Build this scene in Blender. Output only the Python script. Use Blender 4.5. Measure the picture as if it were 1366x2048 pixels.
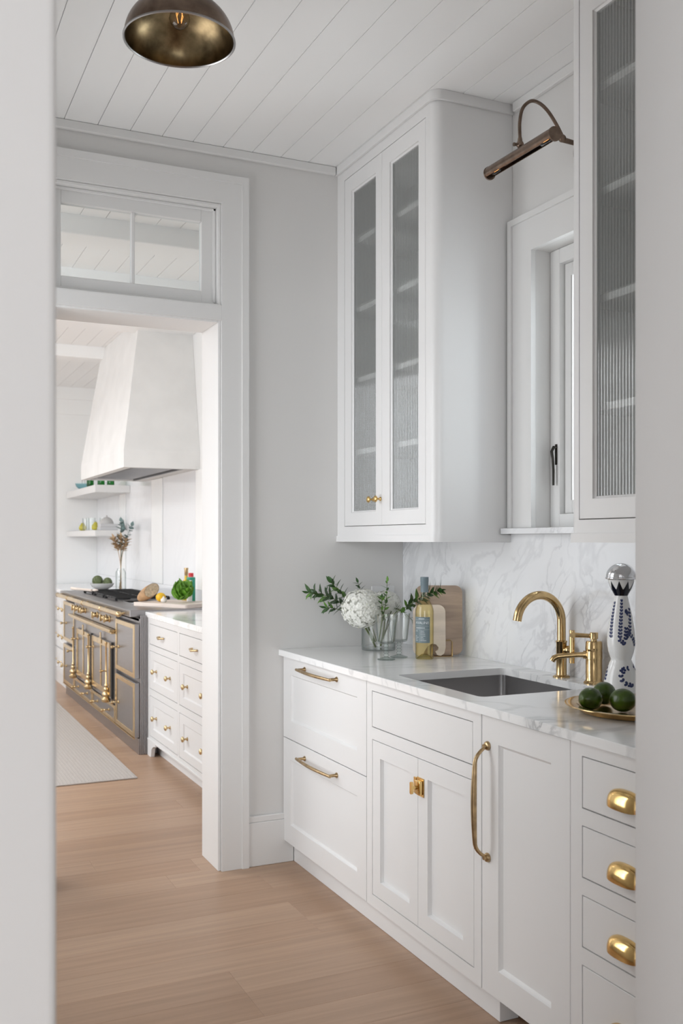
import bpy, bmesh, math, random
from mathutils import Vector, Matrix
for o in list(bpy.data.objects): bpy.data.objects.remove(o, do_unlink=True)
S = bpy.context.scene
COL = S.collection
PI = math.pi
rnd = random.Random(7)

# ------------------------------------------------------------------ camera
cam = bpy.data.cameras.new('camera'); camo = bpy.data.objects.new('camera', cam); COL.objects.link(camo)
camo.location = (0, 0, 1.385); camo.rotation_euler = (PI/2, 0, math.radians(-25.0))
cam.sensor_fit = 'HORIZONTAL'; cam.sensor_width = 36; cam.lens = 36*1957/1366
cam.shift_y = 56.5/1366
cam.clip_start = .02; cam.clip_end = 60
cam.dof.use_dof = True; cam.dof.focus_distance = 3.4; cam.dof.aperture_fstop = 8.0
S.camera = camo
# ------------------------------------------------------------------ sky, daylight at the windows, exposure
W = bpy.data.worlds.new('sky'); S.world = W; W.use_nodes = True
bg = W.node_tree.nodes['Background']; bg.inputs[0].default_value = (.86, .92, 1, 1); bg.inputs[1].default_value = 1.4
def area(name, loc, rot, sx, sy, power, color=(1, .98, .95)):
    l = bpy.data.lights.new(name, 'AREA'); l.shape = 'RECTANGLE'; l.size = sx; l.size_y = sy; l.energy = power; l.color = color
    o = bpy.data.objects.new(name, l); COL.objects.link(o); o.location = loc; o.rotation_euler = rot; return o
# each shines in at an opening; openings out of view are assumed and added
area('daylight_kitchen', (-3.75, 7.3, 1.75), (0, -PI/2, 0), 2.3, 5.6, 7, (.96, .985, 1))
area('added_kitchen_top_light', (-1.7, 7.4, 3.35), (0, 0, 0), 1.8, 3.6, 148, (.97, .99, 1))  # unseen skylight, added to brighten the kitchen floor, rug and far wall
area('added_kitchen_court_light', (-1.9, 3.80, 1.65), (PI/2, 0, 0), 2.5, 2.0, 98, (.95, .985, 1))  # unseen window light, added to fill the hood side and kitchen
area('daylight_pantry', (-.28, 3.31, 1.45), (0, -PI/2, 0), 1.9, 1.12, 20.5, (.95, .975, 1))
area('daylight_pantry_right', (2.52, 2.70, 1.95), (0, PI/2, 0), 1.0, .48, 8, (.97, .985, 1))
area('daylight_hall', (-1.4, -3.75, 1.6), (PI/2, 0, 0), 3.6, 2.2, 84, (.95, .98, 1))
S.cycles.transparent_max_bounces = 40
S.view_settings.view_transform = 'Standard'; S.view_settings.look = 'None'; S.view_settings.gamma = 1
S.view_settings.use_curve_mapping = False; S.view_settings.exposure = 0.28

# ------------------------------------------------------------------ materials
def nm(name):
    m = bpy.data.materials.new(name); m.use_nodes = True
    nt = m.node_tree; b = nt.nodes['Principled BSDF']; return m, nt, b
def setp(b, **k):
    for n, v in k.items():
        n = {'col': 'Base Color', 'rough': 'Roughness', 'metal': 'Metallic', 'spec': 'Specular IOR Level', 'trans': 'Transmission Weight', 'ior': 'IOR', 'sss': 'Subsurface Weight', 'coat': 'Coat Weight'}.get(n, n)
        if n == 'Base Color': v = (*v, 1)
        b.inputs[n].default_value = v
def plain(name, col, rough=.5, metal=0., vary=0., scale=8., bump=0., spec=.5, coat=0.):
    m, nt, b = nm(name); setp(b, col=col, rough=rough, metal=metal, spec=spec, coat=coat)
    if vary or bump:
        tc = nt.nodes.new('ShaderNodeTexCoord'); n = nt.nodes.new('ShaderNodeTexNoise'); n.inputs['Scale'].default_value = scale; n.inputs['Detail'].default_value = 5
        nt.links.new(tc.outputs['Object'], n.inputs['Vector'])
        if vary:
            r = nt.nodes.new('ShaderNodeValToRGB'); e = r.color_ramp.elements
            e[0].position = .3; e[1].position = .7
            e[0].color = (*[c*(1-vary) for c in col], 1); e[1].color = (*[min(1, c*(1+vary*.5)) for c in col], 1)
            nt.links.new(n.outputs['Fac'], r.inputs['Fac']); nt.links.new(r.outputs['Color'], b.inputs['Base Color'])
        if bump:
            bp = nt.nodes.new('ShaderNodeBump'); bp.inputs['Strength'].default_value = bump; bp.inputs['Distance'].default_value = .01
            nt.links.new(n.outputs['Fac'], bp.inputs['Height']); nt.links.new(bp.outputs['Normal'], b.inputs['Normal'])
    return m
def marble(name, base, vein, scale, amount, rot=(0, 0, .25), stretch=(.4, 1, 1)):
    m, nt, b = nm(name); N = nt.nodes; L = nt.links
    tc = N.new('ShaderNodeTexCoord'); mp = N.new('ShaderNodeMapping'); mp.inputs['Scale'].default_value = stretch
    m0 = N.new('ShaderNodeMapping'); m0.inputs['Rotation'].default_value = rot; L.new(tc.outputs['Object'], m0.inputs['Vector']); L.new(m0.outputs[0], mp.inputs['Vector'])
    def veins(sc, dist, lo, hi, seed):
        n = N.new('ShaderNodeTexNoise'); n.noise_dimensions = '4D'; n.inputs['W'].default_value = seed; n.inputs['Scale'].default_value = sc; n.inputs['Detail'].default_value = 7; n.inputs['Distortion'].default_value = dist
        L.new(mp.outputs[0], n.inputs['Vector'])
        a = N.new('ShaderNodeMath'); a.operation = 'SUBTRACT'; a.inputs[1].default_value = .5; L.new(n.outputs['Fac'], a.inputs[0])
        c = N.new('ShaderNodeMath'); c.operation = 'ABSOLUTE'; L.new(a.outputs[0], c.inputs[0])
        r = N.new('ShaderNodeMapRange'); r.inputs['From Min'].default_value = lo; r.inputs['From Max'].default_value = hi; r.inputs['To Min'].default_value = 1; r.inputs['To Max'].default_value = 0; r.interpolation_type = 'SMOOTHSTEP'
        L.new(c.outputs[0], r.inputs['Value']); return r.outputs[0]
    v1 = veins(scale, 1.1, 0, .032, 2.0); v2 = veins(scale*2.6, 1.3, 0, .045, 5.0)
    p = N.new('ShaderNodeTexNoise'); p.inputs['Scale'].default_value = scale*.9; p.inputs['Detail'].default_value = 3; L.new(mp.outputs[0], p.inputs['Vector'])
    pr = N.new('ShaderNodeMapRange'); pr.inputs['From Min'].default_value = .5; pr.inputs['From Max'].default_value = .68; L.new(p.outputs['Fac'], pr.inputs['Value'])
    m2 = N.new('ShaderNodeMath'); m2.operation = 'MULTIPLY'; L.new(v2, m2.inputs[0]); L.new(pr.outputs[0], m2.inputs[1])
    m1 = N.new('ShaderNodeMath'); m1.operation = 'MULTIPLY'; L.new(v1, m1.inputs[0]); m1.inputs[1].default_value = .42
    mx = N.new('ShaderNodeMath'); mx.operation = 'MAXIMUM'; L.new(m1.outputs[0], mx.inputs[0]); L.new(m2.outputs[0], mx.inputs[1])
    c1 = N.new('ShaderNodeMath'); c1.operation = 'MULTIPLY'; L.new(pr.outputs[0], c1.inputs[0]); c1.inputs[1].default_value = .22
    sm = N.new('ShaderNodeMath'); sm.operation = 'ADD'; L.new(mx.outputs[0], sm.inputs[0]); L.new(c1.outputs[0], sm.inputs[1])
    am = N.new('ShaderNodeMath'); am.operation = 'MULTIPLY'; am.use_clamp = True; L.new(sm.outputs[0], am.inputs[0]); am.inputs[1].default_value = amount
    mix = N.new('ShaderNodeMix'); mix.data_type = 'RGBA'; mix.inputs['A'].default_value = (*base, 1); mix.inputs['B'].default_value = (*vein, 1)
    L.new(am.outputs[0], mix.inputs['Factor']); L.new(mix.outputs['Result'], b.inputs['Base Color'])
    setp(b, rough=.12, spec=.5); return m
def wood(name, cols, rough=.45, gscale=(2.2, 38, 8), per_object=True, streak=.35):
    m, nt, b = nm(name); N = nt.nodes; L = nt.links
    tc = N.new('ShaderNodeTexCoord'); oi = N.new('ShaderNodeObjectInfo')
    add = N.new('ShaderNodeVectorMath'); add.operation = 'ADD'; L.new(tc.outputs['Object'], add.inputs[0])
    sc = N.new('ShaderNodeVectorMath'); sc.operation = 'SCALE'; sc.inputs[0].default_value = (31, 17, 9); L.new(oi.outputs['Random'], sc.inputs['Scale']); L.new(sc.outputs[0], add.inputs[1])
    mp = N.new('ShaderNodeMapping'); mp.inputs['Scale'].default_value = gscale; L.new(add.outputs[0], mp.inputs['Vector'])
    n = N.new('ShaderNodeTexNoise'); n.inputs['Scale'].default_value = 1; n.inputs['Detail'].default_value = 8; n.inputs['Roughness'].default_value = .62; n.inputs['Distortion'].default_value = .6; L.new(mp.outputs[0], n.inputs['Vector'])
    r0 = N.new('ShaderNodeValToRGB'); e = r0.color_ramp.elements; e[0].color = (*cols[0], 1); e[1].color = (*cols[2], 1); k = e.new(.5); k.color = (*cols[1], 1)
    L.new(oi.outputs['Random'], r0.inputs['Fac'])
    r = N.new('ShaderNodeValToRGB'); e = r.color_ramp.elements; e[0].position = .3; e[1].position = .65; e[0].color = (*[1-streak]*3, 1); e[1].color = (1.0, 1.0, 1.0, 1); L.new(n.outputs['Fac'], r.inputs['Fac'])
    mix = N.new('ShaderNodeMix'); mix.data_type = 'RGBA'; mix.blend_type = 'MULTIPLY'; mix.inputs['Factor'].default_value = 1
    if not per_object: r0.inputs['Fac'].default_value = .5
    L.new(r0.outputs['Color'], mix.inputs['A']); L.new(r.outputs['Color'], mix.inputs['B']); L.new(mix.outputs['Result'], b.inputs['Base Color'])
    bp = N.new('ShaderNodeBump'); bp.inputs['Strength'].default_value = .06; bp.inputs['Distance'].default_value = .004; L.new(n.outputs['Fac'], bp.inputs['Height']); L.new(bp.outputs['Normal'], b.inputs['Normal'])
    setp(b, rough=rough); return m
def thin_glass(name, tint=(.97, .985, .98), refl=1.0, edge=None, rough=0.0, refract=0.0, pale_lift=0.0):
    m = bpy.data.materials.new(name); m.use_nodes = True; nt = m.node_tree; N = nt.nodes; L = nt.links
    N.remove(N['Principled BSDF']); out = N['Material Output']
    tr = N.new('ShaderNodeBsdfTransparent'); tr.inputs[0].default_value = (*tint, 1)
    base = tr.outputs[0]
    if edge:
        lw = N.new('ShaderNodeLayerWeight'); lw.inputs['Blend'].default_value = .5; pe = N.new('ShaderNodeMath'); pe.operation = 'POWER'; pe.inputs[1].default_value = 2.6; L.new(lw.outputs['Facing'], pe.inputs[0])
        mc = N.new('ShaderNodeMix'); mc.data_type = 'RGBA'; mc.inputs['A'].default_value = (*tint, 1); mc.inputs['B'].default_value = (*edge, 1); L.new(pe.outputs[0], mc.inputs['Factor']); L.new(mc.outputs['Result'], tr.inputs[0])
    if refract:
        rf = N.new('ShaderNodeBsdfRefraction'); rf.inputs['Color'].default_value = (*tint, 1); rf.inputs['IOR'].default_value = 1.45; rf.inputs['Roughness'].default_value = .02
        mr = N.new('ShaderNodeMixShader'); mr.inputs[0].default_value = refract; L.new(base, mr.inputs[1]); L.new(rf.outputs[0], mr.inputs[2]); base = mr.outputs[0]
    if pale_lift:
        df = N.new('ShaderNodeBsdfDiffuse'); df.inputs['Color'].default_value = (.8, .83, .82, 1)  # pale diffuse share put in to brighten the pane
        mh = N.new('ShaderNodeMixShader'); mh.inputs[0].default_value = pale_lift; L.new(base, mh.inputs[1]); L.new(df.outputs[0], mh.inputs[2]); base = mh.outputs[0]
    gl = N.new('ShaderNodeBsdfGlossy'); gl.inputs['Roughness'].default_value = rough
    fr = N.new('ShaderNodeLayerWeight'); fr.inputs['Blend'].default_value = .5      # Schlick: .04 + .96 (1-cos)^5, alike on both sides of the wall
    pw = N.new('ShaderNodeMath'); pw.operation = 'POWER'; pw.inputs[1].default_value = 5; L.new(fr.outputs['Facing'], pw.inputs[0])
    ma = N.new('ShaderNodeMath'); ma.operation = 'MULTIPLY_ADD'; ma.inputs[1].default_value = .92; ma.inputs[2].default_value = .04; L.new(pw.outputs[0], ma.inputs[0])
    ml = N.new('ShaderNodeMath'); ml.operation = 'MULTIPLY'; ml.use_clamp = True; ml.inputs[1].default_value = refl; L.new(ma.outputs[0], ml.inputs[0])
    mx = N.new('ShaderNodeMixShader'); L.new(ml.outputs[0], mx.inputs[0]); L.new(base, mx.inputs[1]); L.new(gl.outputs[0], mx.inputs[2]); L.new(mx.outputs[0], out.inputs[0])
    return m
def brushed(name, col, rough, metal=1., scale=(3, 3, 120), vary=.25):
    m, nt, b = nm(name); N = nt.nodes; L = nt.links; setp(b, col=col, rough=rough, metal=metal)
    tc = N.new('ShaderNodeTexCoord'); mp = N.new('ShaderNodeMapping'); mp.inputs['Scale'].default_value = scale; L.new(tc.outputs['Object'], mp.inputs['Vector'])
    n = N.new('ShaderNodeTexNoise'); n.inputs['Scale'].default_value = 3; n.inputs['Detail'].default_value = 4; L.new(mp.outputs[0], n.inputs['Vector'])
    r = N.new('ShaderNodeMapRange'); r.inputs['To Min'].default_value = rough*(1-vary); r.inputs['To Max'].default_value = rough*(1+vary); L.new(n.outputs['Fac'], r.inputs['Value']); L.new(r.outputs[0], b.inputs['Roughness']); return m
def emit(name, col, st):
    m, nt, b = nm(name); setp(b, col=col); b.inputs['Emission Color'].default_value = (*col, 1); b.inputs['Emission Strength'].default_value = st; return m
M = {}
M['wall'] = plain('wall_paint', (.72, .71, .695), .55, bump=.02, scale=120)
M['trim'] = plain('trim_paint', (.765, .76, .75), .35)
M['ceil'] = plain('ceiling_paint', (.88, .88, .875), .4)
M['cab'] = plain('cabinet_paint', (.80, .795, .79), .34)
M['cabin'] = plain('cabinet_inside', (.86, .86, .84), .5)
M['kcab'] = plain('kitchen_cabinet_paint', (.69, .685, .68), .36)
M['plaster'] = plain('hood_plaster', (.79, .785, .77), .8, vary=.05, scale=5, bump=.15)
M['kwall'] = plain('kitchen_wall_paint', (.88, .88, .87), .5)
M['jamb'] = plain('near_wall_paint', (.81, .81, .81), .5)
M['marble'] = marble('marble_counter', (.90, .90, .895), (.40, .41, .42), 2.9, .7)
M['marble_b'] = marble('marble_splash', (.84, .845, .855), (.40, .40, .42), 3.4, .46, (.95, 0, 0), (1, .6, 1.1))
M['marble_k'] = marble('marble_kitchen', (.86, .865, .88), (.6, .61, .64), 1.4, .2, (.9, 0, 0), (1, .4, 1))
M['floor'] = wood('oak_floor', ((.40, .252, .163), (.44, .285, .19), (.475, .315, .213)), .40, (1.3, 34, 8), True, .2)
M['board_w'] = wood('pale_board_wood', ((.82, .71, .63),)*3, .5, (3, 3, 26), False, .2)
M['board_t'] = wood('tan_board_wood', ((.60, .45, .34),)*3, .5, (3, 3, 22), False, .4)
M['brass'] = plain('polished_brass', (.76, .52, .21), .15, 1, vary=.25, scale=30)
M['brass_a'] = plain('aged_brass', (.50, .36, .20), .28, 1, vary=.3, scale=45)
M['brass_w'] = plain('faucet_brass', (.62, .44, .22), .15, 1, vary=.22, scale=38)
M['brass_k'] = plain('pale_brass', (.68, .52, .30), .27, 1, vary=.15, scale=20)
M['bronze'] = plain('dark_bronze', (.21, .155, .12), .3, 1, vary=.3, scale=30)
M['bronze_in'] = plain('bronze_inside', (.27, .20, .11), .30, 1, vary=.55, scale=24)
M['steel'] = brushed('brushed_steel', (.40, .39, .39), .32)
M['steel_r'] = brushed('range_steel', (.34, .33, .335), .34)
M['steel_d'] = brushed('dark_steel', (.24, .24, .245), .4)
M['chrome'] = plain('chrome', (.75, .76, .78), .06, 1)
M['black'] = plain('black_iron', (.012, .012, .013), .5)
M['void'] = plain('recess_shade', (.01, .01, .01), .9)
M['latch'] = plain('black_bronze_latch', (.03, .027, .022), .35, .6)
M['pane'] = thin_glass('window_pane', (.96, .985, .99))
M['reed'] = thin_glass('reeded_glass', (.98, .99, .985), 2.8, None, .05, .28, .06)
M['clear'] = thin_glass('clear_glass', (.99, .995, .99), 1.2, (.42, .50, .49))
M['clear_g'] = thin_glass('greenish_glass', (.95, .975, .965), 1.3, (.30, .40, .37))
M['wine_g'] = thin_glass('bottle_glass', (.985, .985, .96), 1.1, (.50, .50, .34))
M['wine'] = thin_glass('white_wine', (.985, .95, .76), .3, (.88, .76, .40))
M['oil'] = plain('golden_oil', (.62, .42, .03), .15)
M['white_c'] = plain('white_ceramic', (.84, .84, .83), .12)
M['blue_c'] = plain('cobalt_paint', (.022, .035, .12), .2)
M['black_c'] = plain('black_blue_glaze', (.006, .007, .015), .1)
def petals(name, col):
    m = bpy.data.materials.new(name); m.use_nodes = True; nt = m.node_tree; N = nt.nodes; N.remove(N['Principled BSDF'])
    d = N.new('ShaderNodeBsdfDiffuse'); d.inputs[0].default_value = (*col, 1); t = N.new('ShaderNodeBsdfTranslucent'); t.inputs[0].default_value = (*col, 1)
    x = N.new('ShaderNodeMixShader'); x.inputs[0].default_value = .26; nt.links.new(d.outputs[0], x.inputs[1]); nt.links.new(t.outputs[0], x.inputs[2]); nt.links.new(x.outputs[0], N['Material Output'].inputs[0]); return m
M['petal'] = petals('white_petals', (.96, .96, .91))
M['petal_c'] = plain('petal_centres', (.70, .72, .42), .6)
M['leaf'] = plain('green_leaf', (.045, .115, .03), .4, vary=.4, scale=20)
M['leaf_l'] = plain('young_leaf', (.13, .30, .04), .4, vary=.3, scale=20)
M['stem'] = plain('green_stem', (.12, .16, .05), .5)
M['lime'] = plain('lime_skin', (.040, .078, .003), .3, vary=.5, scale=40, bump=.25)
M['lime_e'] = plain('lime_end', (.30, .20, .06), .6)
M['label'] = plain('slate_label', (.17, .22, .235), .6)
M['print'] = plain('label_print', (.72, .75, .76), .6)
M['capsule'] = plain('slate_capsule', (.17, .225, .25), .35)
M['plastic'] = plain('white_plastic', (.78, .78, .78), .35)
M['slot'] = plain('outlet_slots', (.05, .05, .05), .6)
M['rug'] = plain('rug_wool', (.50, .46, .43), .95, vary=.14, scale=160, bump=.5)
M['rug_d'] = plain('rug_line', (.42, .385, .36), .95)
M['arti'] = plain('artichoke_green', (.16, .20, .09), .6, vary=.4, scale=25)
M['crust'] = plain('bread_crust', (.48, .29, .15), .75, vary=.35, scale=25, bump=.4)
M['crumb'] = plain('bread_crumb', (.60, .48, .34), .9, vary=.35, scale=60, bump=.5)
M['lemon'] = plain('lemon_skin', (.85, .50, .02), .4, bump=.15, scale=60)
M['garlic'] = plain('garlic_skin', (.80, .77, .74), .6)
M['lettuce'] = plain('lettuce_leaf', (.16, .38, .035), .45, vary=.45, scale=16)
M['green_l'] = plain('green_label', (.02, .28, .18), .45)
M['red'] = plain('red_cap', (.65, .03, .04), .4)
M['dry'] = plain('dried_flower', (.55, .38, .22), .85, vary=.3, scale=30)
M['euca'] = plain('eucalyptus_leaf', (.16, .24, .23), .6, vary=.3, scale=20)
M['pear'] = plain('pear_skin', (.50, .45, .06), .45, vary=.2, scale=20)
M['grey_c'] = plain('grey_ceramic', (.48, .47, .46), .5)
M['grey_b'] = plain('grey_book_cloth', (.56, .56, .57), .7)
M['green_b'] = thin_glass('green_bottle_glass', (.10, .42, .14), 1, (.02, .14, .04))
M['blue_g'] = thin_glass('pale_blue_glass', (.72, .86, .88), 1, (.40, .60, .64))
M['filament'] = emit('filament', (1, .45, .12), 1.3)
M['ivory'] = plain('ivory_cord', (.6, .5, .4), .6)

# ------------------------------------------------------------------ mesh helpers
def box(bm, x0, x1, y0, y1, z0, z1, bev=0., seg=1):
    r = bmesh.ops.create_cube(bm, size=1, matrix=Matrix.Translation(((x0+x1)/2, (y0+y1)/2, (z0+z1)/2)) @ Matrix.Diagonal((abs(x1-x0), abs(y1-y0), abs(z1-z0), 1)))
    if bev > 0:
        es = list({e for v in r['verts'] for e in v.link_edges})
        bmesh.ops.bevel(bm, geom=es, offset=bev, segments=seg, affect='EDGES', profile=.5)
def lathe(bm, prof, c=(0, 0, 0), seg=32, mat=None):
    mat = mat or Matrix.Identity(4); T = Matrix.Translation(c) @ mat
    rings = []
    for r, z in prof:
        if r < 1e-5: rings.append([bm.verts.new(T @ Vector((0, 0, z)))])
        else: rings.append([bm.verts.new(T @ Vector((r*math.cos(2*PI*i/seg), r*math.sin(2*PI*i/seg), z))) for i in range(seg)])
    for a, b in zip(rings, rings[1:]):
        for i in range(seg):
            j = (i+1) % seg
            f = []
            if len(a) == 1 and len(b) == 1: continue
            if len(a) == 1: f = [a[0], b[j], b[i]]
            elif len(b) == 1: f = [a[i], a[j], b[0]]
            else: f = [a[i], a[j], b[j], b[i]]
            bm.faces.new(f)
    return rings
def tube(bm, pts, rad, seg=12, cap=True, flat=1.0):
    pts = [Vector(p) for p in pts]; n = len(pts)
    if not hasattr(rad, '__len__'): rad = [rad]*n
    up = None; rings = []
    for i, p in enumerate(pts):
        d = (pts[min(i+1, n-1)] - pts[max(i-1, 0)]).normalized()
        if up is None:
            up = Vector((0, 0, 1)) if abs(d.z) < .9 else Vector((0, 1, 0))
        a = (up - d*up.dot(d)).normalized(); b = d.cross(a); up = a
        rings.append([bm.verts.new(p + a*rad[i]*math.cos(2*PI*k/seg) + b*rad[i]*flat*math.sin(2*PI*k/seg)) for k in range(seg)])
    for A, Bq in zip(rings, rings[1:]):
        for i in range(seg): bm.faces.new([A[i], A[(i+1) % seg], Bq[(i+1) % seg], Bq[i]])
    if cap:
        bm.faces.new(rings[0][::-1]); bm.faces.new(rings[-1])
def ball(bm, c, r, seg=16, rings=10, sc=(1, 1, 1), mat=None):
    prof = [(math.sin(PI*i/rings)*r, -math.cos(PI*i/rings)*r) for i in range(rings+1)]
    prof[0] = (0, -r); prof[-1] = (0, r)
    lathe(bm, prof, c, seg, (mat or Matrix.Identity(4)) @ Matrix.Diagonal((*sc, 1)))
def prism(bm, poly, z0, z1, mat=None):
    T = mat or Matrix.Identity(4)
    a = [bm.verts.new(T @ Vector((x, y, z0))) for x, y in poly]; b = [bm.verts.new(T @ Vector((x, y, z1))) for x, y in poly]
    bm.faces.new(a[::-1]); bm.faces.new(b); n = len(poly)
    for i in range(n): bm.faces.new([a[i], a[(i+1) % n], b[(i+1) % n], b[i]])
def rrect(w, h, r, n=6, cx=0, cy=0):
    out = []
    for sx, sy, a0 in ((1, 1, 0), (-1, 1, PI/2), (-1, -1, PI), (1, -1, 3*PI/2)):
        for i in range(n+1):
            a = a0+PI/2*i/n; out.append((cx+sx*(w/2-r)+r*math.cos(a), cy+sy*(h/2-r)+r*math.sin(a)))
    return out
def prismY(bm, poly, y0, y1): prism(bm, poly, y0, y1, Matrix(((1, 0, 0, 0), (0, 0, 1, 0), (0, 1, 0, 0), (0, 0, 0, 1))))
def prismX(bm, poly, x0, x1): prism(bm, poly, x0, x1, Matrix(((0, 0, 1, 0), (1, 0, 0, 0), (0, 1, 0, 0), (0, 0, 0, 1))))
def BM(): return bmesh.new()
def wm(o):
    m = o.matrix_basis if o.parent is None else None
    b = Matrix.LocRotScale(o.location, o.rotation_euler, o.scale)
    return b if o.parent is None else wm(o.parent) @ o.matrix_parent_inverse @ b
def obj(name, bm, mat, parent=None, smooth=None, local=False, **props):
    bmesh.ops.recalc_face_normals(bm, faces=bm.faces)
    me = bpy.data.meshes.new(name); bm.to_mesh(me); bm.free()
    me.materials.append(M[mat] if isinstance(mat, str) else mat)
    if smooth is not None:
        me.shade_smooth(); me.set_sharp_from_angle(angle=math.radians(smooth))
    o = bpy.data.objects.new(name, me); COL.objects.link(o)
    if parent:
        o.parent = parent
        if not local: o.matrix_parent_inverse = wm(parent).inverted()
    for k, v in props.items(): o[k] = v
    return o
def inst(src, parent, loc=(0, 0, 0), rot=(0, 0, 0), sc=(1, 1, 1), name=None):
    o = bpy.data.objects.new(name or src.name.split('.')[0], src.data if hasattr(src, 'data') else src); COL.objects.link(o)
    o.parent = parent
    if parent: o.matrix_parent_inverse = wm(parent).inverted()
    o.location = loc; o.rotation_euler = rot; o.scale = sc; return o
def thing(name, label, cat, loc=(0, 0, 0), rz=0, group=None):
    o = bpy.data.objects.new(name, None); COL.objects.link(o); o.location = loc; o.rotation_euler = (0, 0, rz); o.empty_display_size = .1
    return tag(o, label, cat, group)
def tag(o, label, cat, group=None):
    o['label'] = label; o['category'] = cat
    if group: o['group'] = group
    return o
def struct(name, bm, mat, parent=None, smooth=None):
    o = obj(name, bm, mat, parent, smooth)
    if not parent: o['kind'] = 'structure'
    return o

# ------------------------------------------------------------------ THE SETTING
CZ = 3.03
bm = BM(); box(bm, -3.6, 3.1, -3.6, 10.9, -.16, -.0125); floor = struct('floor', bm, 'floor')
# planks run across, along X
PW = .162; planks = {}
def plank(x0, x1, y):
    L = round(x1-x0, 2)
    if L not in planks:
        b = BM(); box(b, -L/2+.0002, L/2-.0002, -PW/2+.0002, PW/2-.0002, -.0120, 0, .0004)
        me = bpy.data.meshes.new('plank'); bmesh.ops.recalc_face_normals(b, faces=b.faces); b.to_mesh(me); b.free(); me.materials.append(M['floor']); planks[L] = me
    o = bpy.data.objects.new('plank', planks[L]); COL.objects.link(o); o.parent = floor; o.location = ((x0+x1)/2, y, 0)
row = 0; y = 1.46
while y < 10.7:
    x = -.55-rnd.choice([0, .35, .7, 1.0, 1.25])
    while x < 2.05:
        L = rnd.choice([1.1, 1.3, 1.5, 1.7]); plank(x, min(x+L, 2.08) if x+L > 2.02 else x+L, y); x += L
    y += PW; row += 1
# ceiling with tongue-and-groove boards (boards along Y)
bm = BM(); box(bm, -3.6, 3.1, -3.6, 5.6, CZ+.006, CZ+.15); box(bm, -3.6, 3.1, 9.2, 10.9, CZ+.006, CZ+.15); box(bm, -3.6, -2.6, 5.6, 9.2, CZ+.006, CZ+.15); box(bm, -.8, 3.1, 5.6, 9.2, CZ+.006, CZ+.15); ceil = struct('ceiling', bm, 'ceil')  # slab is split round an added opening for the kitchen top light
BWD = .1296; X0 = .633-4*BWD
bmesh_cache = {}
def cboard(i, y0, y1):
    key = (round(y1-y0, 3))
    if key not in bmesh_cache:
        b = BM(); L = y1-y0; box(b, .0011, BWD-.0011, 0, L, 0, .006, .0008)
        me = bpy.data.meshes.new('ceiling_board'); bmesh.ops.recalc_face_normals(b, faces=b.faces); b.to_mesh(me); b.free(); me.materials.append(M['ceil']); bmesh_cache[key] = me
    o = bpy.data.objects.new('ceiling_board', bmesh_cache[key]); COL.objects.link(o); o.parent = ceil; o.location = (X0+i*BWD, y0, CZ)
for i in range(0, 16): cboard(i, 1.30, 3.935)
BEAMS = [(5.04, 5.24), (6.04, 6.24), (7.05, 7.27), (8.42, 8.64)]
ys = [4.14] + [v for b in BEAMS for v in b] + [10.8]
for q in range(0, len(ys), 2):
    for i in range(0, 16): cboard(i, ys[q], ys[q+1])
for n, (a, b) in enumerate(BEAMS):
    bm = BM(); box(bm, -3.5, 2.1, a, b, CZ-.10, CZ+.0055, .004); struct('trim_%d' % (20+n), bm, 'ceil')

# end wall with doorway + transom
DL, DR, DT = .555, 1.275, 2.795
YE = 3.935; YK = 4.14
bm = BM()
box(bm, -.6, DL, YE, YK, 0, CZ); box(bm, -3.6, -3.2, YE, YK, 0, CZ); box(bm, -3.2, -.6, YE, YK, 0, .6); box(bm, -3.2, -.6, YE, YK, 2.7, CZ); box(bm, DR, 2.3, YE, YK, 0, CZ); box(bm, DL, DR, YE, YK, DT, CZ)  # opening on the left is added to let the court light in
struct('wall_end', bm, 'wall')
# right wall of the pantry with the window opening
XR = 2.155; WY0, WY1, WZ0, WZ1 = 2.46, 2.94, 1.43, 2.445
bm = BM(); box(bm, XR, 2.36, 1.15, WY0, 0, CZ); box(bm, XR, 2.36, WY1, YE, 0, CZ); box(bm, XR, 2.36, WY0, WY1, 0, WZ0-.0225); box(bm, XR, 2.36, WY0, WY1, WZ1, CZ)
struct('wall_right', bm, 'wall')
# left wall of the pantry with a window of its own (outside the picture; it lights the cabinets)
XL = .06; LY0, LY1, LZ0, LZ1 = 2.75, 3.87, .5, 2.4
bm = BM(); box(bm, -.12, XL, 1.30, LY0, 0, CZ); box(bm, -.12, XL, LY1, YE, 0, CZ); box(bm, -.12, XL, LY0, LY1, 0, LZ0); box(bm, -.12, XL, LY0, LY1, LZ1, CZ)
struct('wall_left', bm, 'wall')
bm = BM()
for a, b in ((LY0, LY0+.06), (LY1-.06, LY1), ((LY0+LY1)/2-.02, (LY0+LY1)/2+.02)): box(bm, -.08, -.03, a, b, LZ0, LZ1)
for a, b in ((LZ0, LZ0+.06), (LZ1-.06, LZ1), (1.45, 1.485)): box(bm, -.079, -.031, LY0+.06, LY1-.06, a, b)
w2 = struct('window_2', bm, 'trim')
# near wall: we look through its doorway
NY0, NY1 = 1.15, 1.30; NL, NR, NT = .1786, 1.156, 2.5
bm = BM(); box(bm, -3.6, NL, NY0, NY1, 0, CZ, .012, 3); box(bm, NR, 2.36, NY0, NY1, 0, CZ, .006, 2); box(bm, NL-.02, NR+.01, NY0+.004, NY1-.004, NT, CZ)
struct('wall_near', bm, 'jamb', smooth=40)
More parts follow.
